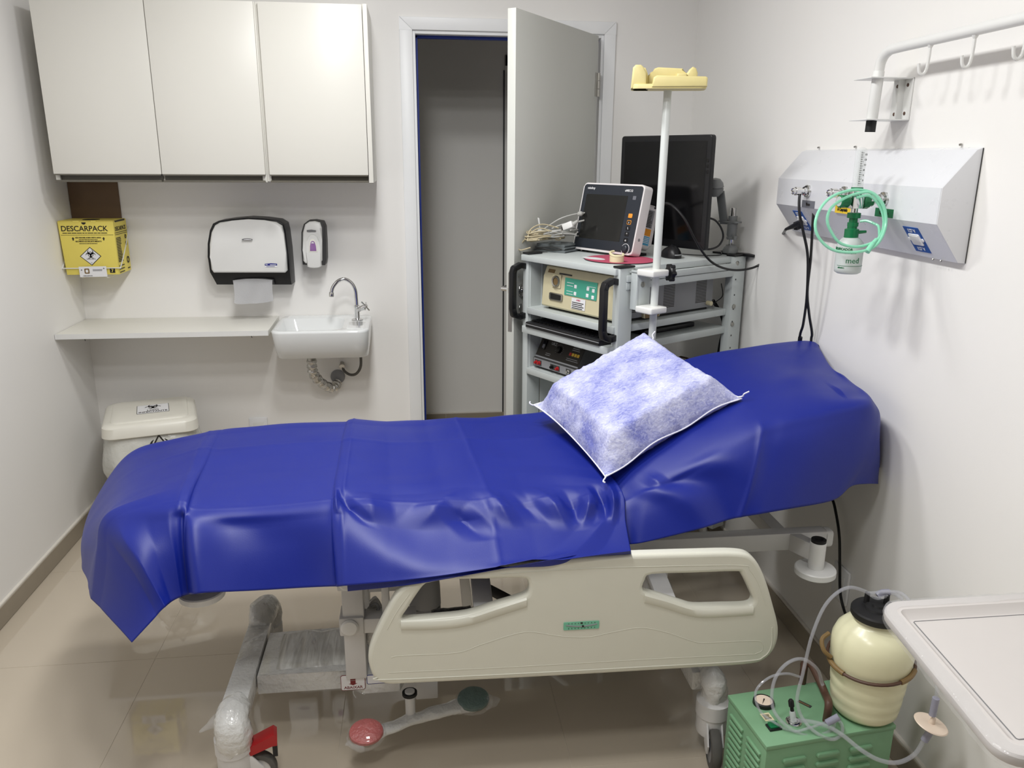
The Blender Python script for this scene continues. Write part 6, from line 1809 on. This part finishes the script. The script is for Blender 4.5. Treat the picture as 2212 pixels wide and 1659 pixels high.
b = NB(); tube(b, spline(T((1.278, 2.30, .62), (1.268, 2.1729, 0.5895), (1.262, 2.1221, 0.5538), (1.258, 2.0818, 0.4962), (1.258, 2.0602, 0.4143), (1.262, 2.045, 0.3284), (1.262, 2.0105, 0.2857), (1.25, 1.9579, 0.28), (1.225, 1.83, .20), (1.20, 1.78, .08)), 7), .0043, 9); lc.part('cord', b, M_black)
wo = Thing('wall_outlet', 'pale outlet plate low on the right wall behind the bed head', 'outlet', (WX, 2.05, .34), group='pale wall outlets')
b = NB(); box(b, (WX - .010, 2.036, .283), (WX - .0005, 2.125, .394), bev=.004); wo.part('plate', b, M_label)
b = NB(); box(b, (WX - .0115, 2.055, .305), (WX - .008, 2.105, .372), bev=.002); wo.part('insert', b, M_white)

# drip hook rail
hr = Thing('hook_rail', 'white swivel drip rail with wire hooks above the gas console', 'rail', (WX, 2.10, 1.75))
b = NB(); box(b, (WX - .004, 2.055, 1.698), (WX - .0005, 2.142, 1.802), bev=.001); pl_ = hr.part('wall_plate', b, M_white)
for y in (2.075, 2.122):
    for z in (1.715, 1.785):
        b = NB(); lathe(b, [(.0045, 0), (.0045, .0015), (0, .0025)], (WX - .004, y, z), (-1, 0, 0), 12); hr.part('screw', b, M_strap, parent=pl_)
for z in (1.697, 1.799):
    b = NB(); box(b, (1.168, 2.055, z), (WX - .0005, 2.142, z + .003), bev=.001); hr.part('bracket_flange', b, M_white, parent=pl_)
b = NB(); box(b, (WX - .020, 2.088, 1.70), (WX - .004, 2.094, 1.80)); hr.part('bracket_rib', b, M_white, parent=pl_)
b = NB(); tube(b, spline([(1.2, 2.085, 1.698), (1.2, 2.083, 1.75), (1.2, 2.079, 1.815), (1.2, 2.070, 1.845), (1.2, 2.045, 1.861), (1.2, 2.0, 1.865), (1.2, 1.8, 1.866), (1.2, 1.5, 1.868), (1.2, 1.2, 1.87)], 8), .0125, 18); hr.part('swivel_tube', b, M_white)
b = NB(); cyl(b, (1.2, 2.0845, 1.701), (1.2, 2.079, 1.818), .0142, n=20, bev=.001); hr.part('sleeve', b, M_white)
b = NB(); cyl(b, (1.2, 2.086, 1.668), (1.2, 2.085, 1.6965), .0130, n=18); hr.part('end_stop', b, M_rubber)
for y in (1.872, 1.718, 1.563, 1.41, 1.257):
    b = NB(); tube(b, spline([(1.2, y, 1.856), (1.2, y, 1.83), (1.199, y + .001, 1.806), (1.196, y + .003, 1.795), (1.190, y + .004, 1.791), (1.184, y + .006, 1.797), (1.181, y + .007, 1.815)], 5), .0036, 9); lathe(b, [(.007, 0), (.004, .006)], (1.2, y, 1.855), (0, 0, -1), 12); hr.part('hook', b, M_white)

# ------------------------------------------------------------------ aspirator, jar, tubing, tray
AZ = .272
c00, c10, c11, c01 = [V3(p) for p in ((0.8062, 1.6905, 0.272), (0.7923, 1.4983, 0.272), (1.1353, 1.5336, 0.272), (1.135, 1.745, .272))]
ag = Thing('aspirator', 'green metal suction aspirator with brown handle and pressure gauge', 'aspirator', tuple((c00 + c11) / 2 - Vector((0, 0, .272))))
aX = (c11 - c10).normalized(); aY = Vector((-aX.y, aX.x, 0))
AW = (c11 - c10).length; AD = (c00 - c10).dot(aY)
AM = Matrix(((aX.x, aY.x, 0, c10.x), (aX.y, aY.y, 0, c10.y), (0, 0, 1, 0), (0, 0, 0, 1)))
skew = (c00 - c10).dot(aX)
def A3(u, v, z): return AM @ Vector((u, v, z))
b = NB(); box(b, (0, 0, .018), (AW, AD, AZ - .004), bev=.003, M=AM); ag.part('case', b, M_gmach)
b = NB(); box(b, (-.002, -.002, AZ - .012), (AW + .002, AD + .002, AZ), bev=.002, M=AM); lid_ = ag.part('lid', b, M_gmach)
for u in (.01, AW - .03):
    for v in (.01, AD - .03):
        b = NB(); box(b, (u - .012, v - .012, .0), (u + .03, v + .03, .03), bev=.004, M=AM); ag.part('foot', b, M_strap)
for r in range(7):
    for u0 in (.045, .135, .225):
        if u0 + .07 > AW: continue
        z = .215 - r * .026
        b = NB(); prism(b, rrect(u0, z, u0 + .062, z + .013, .006, 3), lambda u, v, d: A3(u, -d, v), 0, .007, bev=.004); ag.part('louvre', b, M_gmach)
for r in range(11):
    for v0 in (.020, .105):
        z = .225 - r * .018
        b = NB(); prism(b, rrect(v0, z, v0 + .065, z + .009, .004, 2), lambda u, v, d: A3(-d, u, v), 0, .006, bev=.003); ag.part('side_louvre', b, M_gmach)
up = Vector((0, 0, 1))
gp_ = V3((0.8481, 1.6465, 0.285))
b = NB(); lathe(b, [(.026, 0), (.027, .006), (.026, .016), (.022, .018), (.021, .013)], gp_ - up * .020, up, 32); ga = ag.part('gauge_rim', b, M_black)
b = NB(); lathe(b, [(.0215, 0), (.0215, .002), (0, .002)], gp_ - up * .0058, up, 28); ag.part('gauge_dial', b, M_filter, parent=ga)
b = NB(); nd = Vector((-.55, -.8, 0)).normalized(); prism(b, [(-.006, -.0018), (.016, 0), (-.006, .0018)], lambda u, v, d: gp_ + nd * u + Vector((-nd.y, nd.x, 0)) * v + up * (-.0036 + d), 0, .001); ag.part('gauge_needle', b, M_ink, parent=ga)
lp = V3((0.8356, 1.596, 0.272)); b = NB(); LMM = Matrix(((aX.x, aY.x, 0, lp.x), (aX.y, aY.y, 0, lp.y), (0, 0, 1, lp.z), (0, 0, 0, 1)))
rect_print(b, LMM, -.012, -.014, .012, .014, .0008); ll = ag.part('sticker', b, M_tape)
b = lines_print(NB(), LMM, -.009, -.008, .010, .010, 5, 71, .5, d=.0012); ag.part('sticker_print', b, M_ink, parent=ll)
sp_ = V3((0.8349, 1.5574, 0.272)); b = NB(); SWM = Matrix(((aX.x, aY.x, 0, sp_.x), (aX.y, aY.y, 0, sp_.y), (0, 0, 1, sp_.z), (0, 0, 0, 1)))
box(b, (-.016, -.012, 0), (.016, .012, .005), bev=.001, M=SWM); sw = ag.part('switch_frame', b, M_black)
b = NB(); prism(b, [(-.0085, .004), (.0085, .004), (.0085, .0115), (.0, .0075), (-.0085, .0085)], lambda u, v, d: SWM @ Vector((d, u, v)), -.012, .012); ag.part('rocker', b, M_greenp, parent=sw)
vp_ = V3((0.8921, 1.571, 0.272)); b = NB(); lathe(b, [(.019, 0), (.019, .003), (.013, .005), (.009, .004)], vp_, up, 26); vb = ag.part('valve_base', b, M_chrome)
vd = Vector((-.14, .22, 1)).normalized(); b = NB(); lathe(b, [(.0075, 0), (.0075, .022), (.006, .026)], vp_ + up * .003, vd, 16); ag.part('valve_stem', b, M_bottle, parent=vb)
b = NB(); lathe(b, [(.0045, 0), (.0045, .010), (.0068, .012), (.0068, .026), (.004, .030), (0, .030)], vp_ + up * .003 + vd * .026, vd, 16); ag.part('valve_tip', b, M_black, parent=vb)
np_ = V3((0.9509, 1.6322, 0.272)); b = NB(); NM = Matrix.Translation(np_) @ Matrix.Rotation(radians(-52), 4, 'Z'); rect_print(b, NM, -.017, -.005, .017, .005, .0012); npl = ag.part('name_plate', b, M_boxdark)
b = lines_print(NB(), NM, -.014, -.003, .014, .003, 1, 73, .6, d=.0016); ag.part('plate_print', b, M_tan, parent=npl)
h0, h1 = V3((0.9849, 1.7144, 0.272)), V3((0.9741, 1.5652, 0.272))
b = NB(); tube(b, spline([h0, h0 + up * .045, (0.9967, 1.735, 0.3144), (1.0036, 1.715, 0.325), (1.0023, 1.665, 0.3134), (0.9992, 1.625, 0.3021), h1 + up * .050, h1], 7), .0095, 14); ag.part('handle', b, M_strap)

jx, jy = V3((1.0877, 1.5973, 0.272)).x, V3((1.0877, 1.5973, 0.272)).y
jar = Thing('collection_jar', 'cream ribbed suction jar with black lid on the green aspirator', 'jar', (jx, jy, AZ))
JR = .094
b = NB()
prof = [(0, .0), (.052, .0), (.070, .004), (.078, .014), (.081, .032), (.080, .038), (.083, .046), (.084, .064), (.083, .070), (.0865, .080), (.0875, .098), (.0865, .104), (.090, .114), (.091, .132), (.0905, .138), (.093, .148), (.0955, .180), (.094, .20), (.086, .222), (.072, .238), (.056, .248), (.050, .254), (.049, .264)]
lathe(b, [(r, h) for r, h in prof], (jx, jy, AZ + .0005), (0, 0, 1), 48); jar.part('body', b, M_jar, ang=60)
b = NB(); lathe(b, [(.048, 0), (.058, .001), (.060, .004), (.060, .016), (.057, .020), (.030, .021), (.028, .026), (.014, .027), (.012, .032), (0, .032)], (jx, jy, AZ + .264), (0, 0, 1), 40); lid_ = jar.part('lid', b, M_rubber)
for dx, dy in ((.028, .012), (-.012, .03)):
    b = NB(); cyl(b, (jx + dx, jy + dy, AZ + .284), (jx + dx, jy + dy, AZ + .312), .007, .006, n=14); jar.part('lid_spigot', b, M_rubber, parent=lid_)
b = NB(); tube(b, [(jx + .0985 * cos(2 * pi * k / 44), jy + .0985 * sin(2 * pi * k / 44), AZ + .150 - .012 * cos(2 * pi * k / 44 + 2.6)) for k in range(44)], .0042, 9, closed=True); stp = jar.part('strap', b, M_strap)
for a0, a1 in ((-78, -42), (168, 204)):
    b = NB(); tube(b, [(jx + .0985 * cos(radians(a)), jy + .0985 * sin(radians(a)), AZ + .150 - .012 * cos(radians(a) + 2.6)) for a in range(a0, a1 + 1, 4)], .0062, 10); jar.part('strap_sleeve', b, M_tan, parent=stp)
b = NB(); tube(b, spline([(jx - .097, jy + .01, AZ + .15), (jx - .113, jy + .02, AZ + .165), (jx - .112, jy + .035, AZ + .185), (jx - .09, jy + .045, AZ + .195)], 5), .0055, 8); jar.part('strap_lug', b, M_tan, parent=stp)

ct = Thing('suction_tubing', 'clear suction tubing coiled over the green aspirator top', 'tubing', tuple(V3((0.9021, 1.5346, 0.3))))
tp1 = T((jx + .028, jy + .012, AZ + .31), (1.0819, 1.6, 0.5841), (1.0495, 1.6, 0.6048), (1.0092, 1.6, 0.6173), (0.973, 1.595, 0.6052), (0.9432, 1.59, 0.5705), (0.9185, 1.58, 0.5098), (0.9075, 1.575, 0.4506), (0.8998, 1.57, 0.4034), (0.8918, 1.565, 0.3689), (0.8889, 1.56, 0.3403), (0.897, 1.55, 0.308), (0.9129, 1.53, 0.287), (0.9361, 1.515, 0.2734), (0.9636, 1.51, 0.2658), (0.9894, 1.52, 0.271), (0.9958, 1.535, 0.2848), (0.9873, 1.55, 0.2935))
b = NB(); tube(b, spline(tp1, 7), .0042, 10); ct.part('upper_tube', b, M_ctube)
tp2 = T((0.9731, 1.6, 0.3509), (0.9533, 1.6, 0.3974), (0.9141, 1.6, 0.4278), (0.8764, 1.595, 0.4264), (0.8475, 1.59, 0.3998), (0.8326, 1.58, 0.3627), (0.8322, 1.565, 0.3217), (0.849, 1.545, 0.2965), (0.8852, 1.53, 0.2738), (0.9245, 1.525, 0.2663), (0.9672, 1.53, 0.2742), (0.9802, 1.54, 0.2888))
b = NB(); tube(b, spline(tp2, 7), .0042, 10); ct.part('coil_tube', b, M_ctube)
tp3 = T((0.9214, 1.62, 0.3632), (0.8849, 1.615, 0.379), (0.8411, 1.61, 0.3768), (0.8055, 1.6, 0.3567), (0.7976, 1.59, 0.3319), (0.8092, 1.575, 0.3028), (0.837, 1.555, 0.287), (0.8726, 1.54, 0.2721), (0.9129, 1.53, 0.287), (0.9587, 1.54, 0.2907))
b = NB(); tube(b, spline(tp3, 7), .0032, 9); ct.part('thin_tube', b, M_ctube)
tp4 = T((0.8808, 1.55, 0.295), (0.9138, 1.545, 0.2934), (0.9537, 1.53, 0.2886), (0.9857, 1.51, 0.2756), (1.0183, 1.48, 0.2556), (1.0552, 1.46, 0.2403), (1.0958, 1.45, 0.2385), (1.1336, 1.45, 0.2569), (1.1511, 1.45, 0.294), (1.1568, 1.45, 0.3089))
b = NB(); tube(b, spline(tp4, 7), .0052, 10); ct.part('outlet_tube', b, M_ctube)
b = NB(); tube(b, T((0.9571, 1.535, 0.2922), (0.9826, 1.53, 0.3122)), .0085, 14); ct.part('joint_sleeve', b, M_ctube2)
b = NB(); tube(b, T((1.1523, 1.45, 0.2939), (1.1627, 1.45, 0.316)), .0085, 14); ct.part('filter_sleeve', b, M_ctube2)
b = NB(); tube(b, T((1.1621, 1.45, 0.363), (1.1638, 1.45, 0.4092)), .0080, 14); ct.part('filter_sleeve', b, M_ctube2)
b = NB(); tube(b, spline(T((1.1642, 1.45, 0.4066), (1.1645, 1.455, 0.4401), (1.17, 1.49, .50), (1.15, 1.53, .56), (jx + .05, jy - .01, .60), (jx - .012, jy + .03, AZ + .31)), 6), .0042, 9); ct.part('filter_tube', b, M_ctube)
b = NB(); tube(b, spline(T((1.0969, 1.62, 0.5776), (1.108, 1.62, 0.5845), (1.126, 1.62, 0.5846)), 4), .0085, 12); ct.part('lid_elbow', b, M_ctube2)
b = NB(); tube(b, spline(T((1.126, 1.62, 0.5846), (1.1414, 1.615, 0.5815), (1.1509, 1.6, 0.5758)), 5), .0048, 10); ct.part('elbow_tube', b, M_ctube)
fd = Thing('line_filter', 'flat peach coloured disc filter in the suction tubing', 'filter', tuple(V3((1.1623, 1.45, 0.3402))))
fc = V3((1.1625, 1.45, 0.3389)); fa = Vector((.22, -.08, 1)).normalized()
b = NB(); lathe(b, [(0, -.004), (.020, -.0035), (.036, -.002), (.038, 0), (.036, .002), (.020, .0035), (0, .004)], fc, fa, 36, sx=1.0); fd.part('disc', b, M_filter)
b = NB(); lathe(b, [(.005, -.016), (.007, -.004), (.007, .004), (.005, .018)], fc, fa, 14); fd.part('port', b, M_filter)

# film wrapped tray table in the near right corner
tt_ = Thing('tray_table', 'white tray table top wrapped in clear film in the near right corner', 'table', (1.03, 1.03, 0))
TZ = .80
ta, tb2, tc2, td = Vector((.845, 1.248, TZ)), Vector((1.262, 1.246, TZ)), Vector((1.250, .838, TZ)), Vector((.795, .838, TZ))
def tq(s, t, z):
    return (ta.lerp(tb2, s)).lerp(td.lerp(tc2, s), t) + Vector((0, 0, z))
def ring(inset, z, r):
    W_, D_ = .44, .41
    return [tq(x / W_, y / D_, z) for x, y in rrect(inset, inset, W_ - inset, D_ - inset, max(.004, r - inset), 6)]
b = NB()
rg = []
for inset, z, r in ((.010, -.022, .045), (.002, -.019, .045), (0, -.015, .045), (0, -.004, .045), (.003, 0, .045), (.030, 0, .045), (.034, -.004, .045), (.044, -.013, .05), (.048, -.014, .05), (.052, -.013, .05), (.080, -.014, .06)):
    rg.append([b.verts.new(p) for p in ring(inset, z, r)])
for a, c in zip(rg, rg[1:]):
    for k in range(len(a)): b.faces.new((a[k], a[(k + 1) % len(a)], c[(k + 1) % len(a)], c[k]))
b.faces.new(rg[-1]); b.faces.new(list(reversed(rg[0])))
bmesh.ops.recalc_face_normals(b, faces=b.faces[:])
tt_.part('top', b, M_traytop, ang=30)
b = NB(); tube(b, ring(.0515, -.0133, .05), .0011, 6, closed=True); tt_.part('rim_line', b, M_graytxt)
b = NB()
rg = []
rnd = random.Random(5)
for inset, z, r in ((.024, .0015, .045), (.010, .0022, .045), (.0, .0022, .045), (-.003, -.006, .045), (-.002, -.014, .045), (-.001, -.024, .045)):
    P_ = []
    for k in range(len(ring(inset, z, r)) - 1):
        pass
    base = ring(inset, z, r)
    dense = []
    for k in range(len(base)):
        p0, p1 = base[k], base[(k + 1) % len(base)]
        n_ = max(1, int((p1 - p0).length / .012))
        for q_ in range(n_): dense.append(p0.lerp(p1, q_ / n_))
    rg.append(dense)
n_ = min(len(r_) for r_ in rg)
vr = []
for li, r_ in enumerate(rg):
    row = []
    for k in range(n_):
        p = r_[int(k * len(r_) / n_)]
        p = p + noise.noise_vector(p * 45 + Vector((li * .5, 0, 0))) * .0022
        row.append(b.verts.new(p))
    vr.append(row)
for a, c in zip(vr, vr[1:]):
    for k in range(n_): b.faces.new((a[k], a[(k + 1) % n_], c[(k + 1) % n_], c[k]))
tt_.part('film_wrap', b, M_film, ang=80)
b = NB(); bar(b, (1.16, 1.0, .03), (1.16, 1.0, .766), .04, .04, up=(1, 0, 0)); tt_.part('column', b, M_bedwhite)
b = NB(); bar(b, (1.16, .70, .05), (1.16, 1.27, .05), .05, .03); bar(b, (.95, .98, .05), (1.18, .98, .05), .05, .03); tt_.part('base', b, M_bedwhite)
for x, y in ((1.16, .72), (1.16, 1.25), (.97, .98)):
    b = NB(); cyl(b, (x - .01, y, .018), (x + .01, y, .018), .018, n=16); cyl(b, (x, y, .018), (x, y, .04), .006, n=8); tt_.part('caster', b, M_rubber)
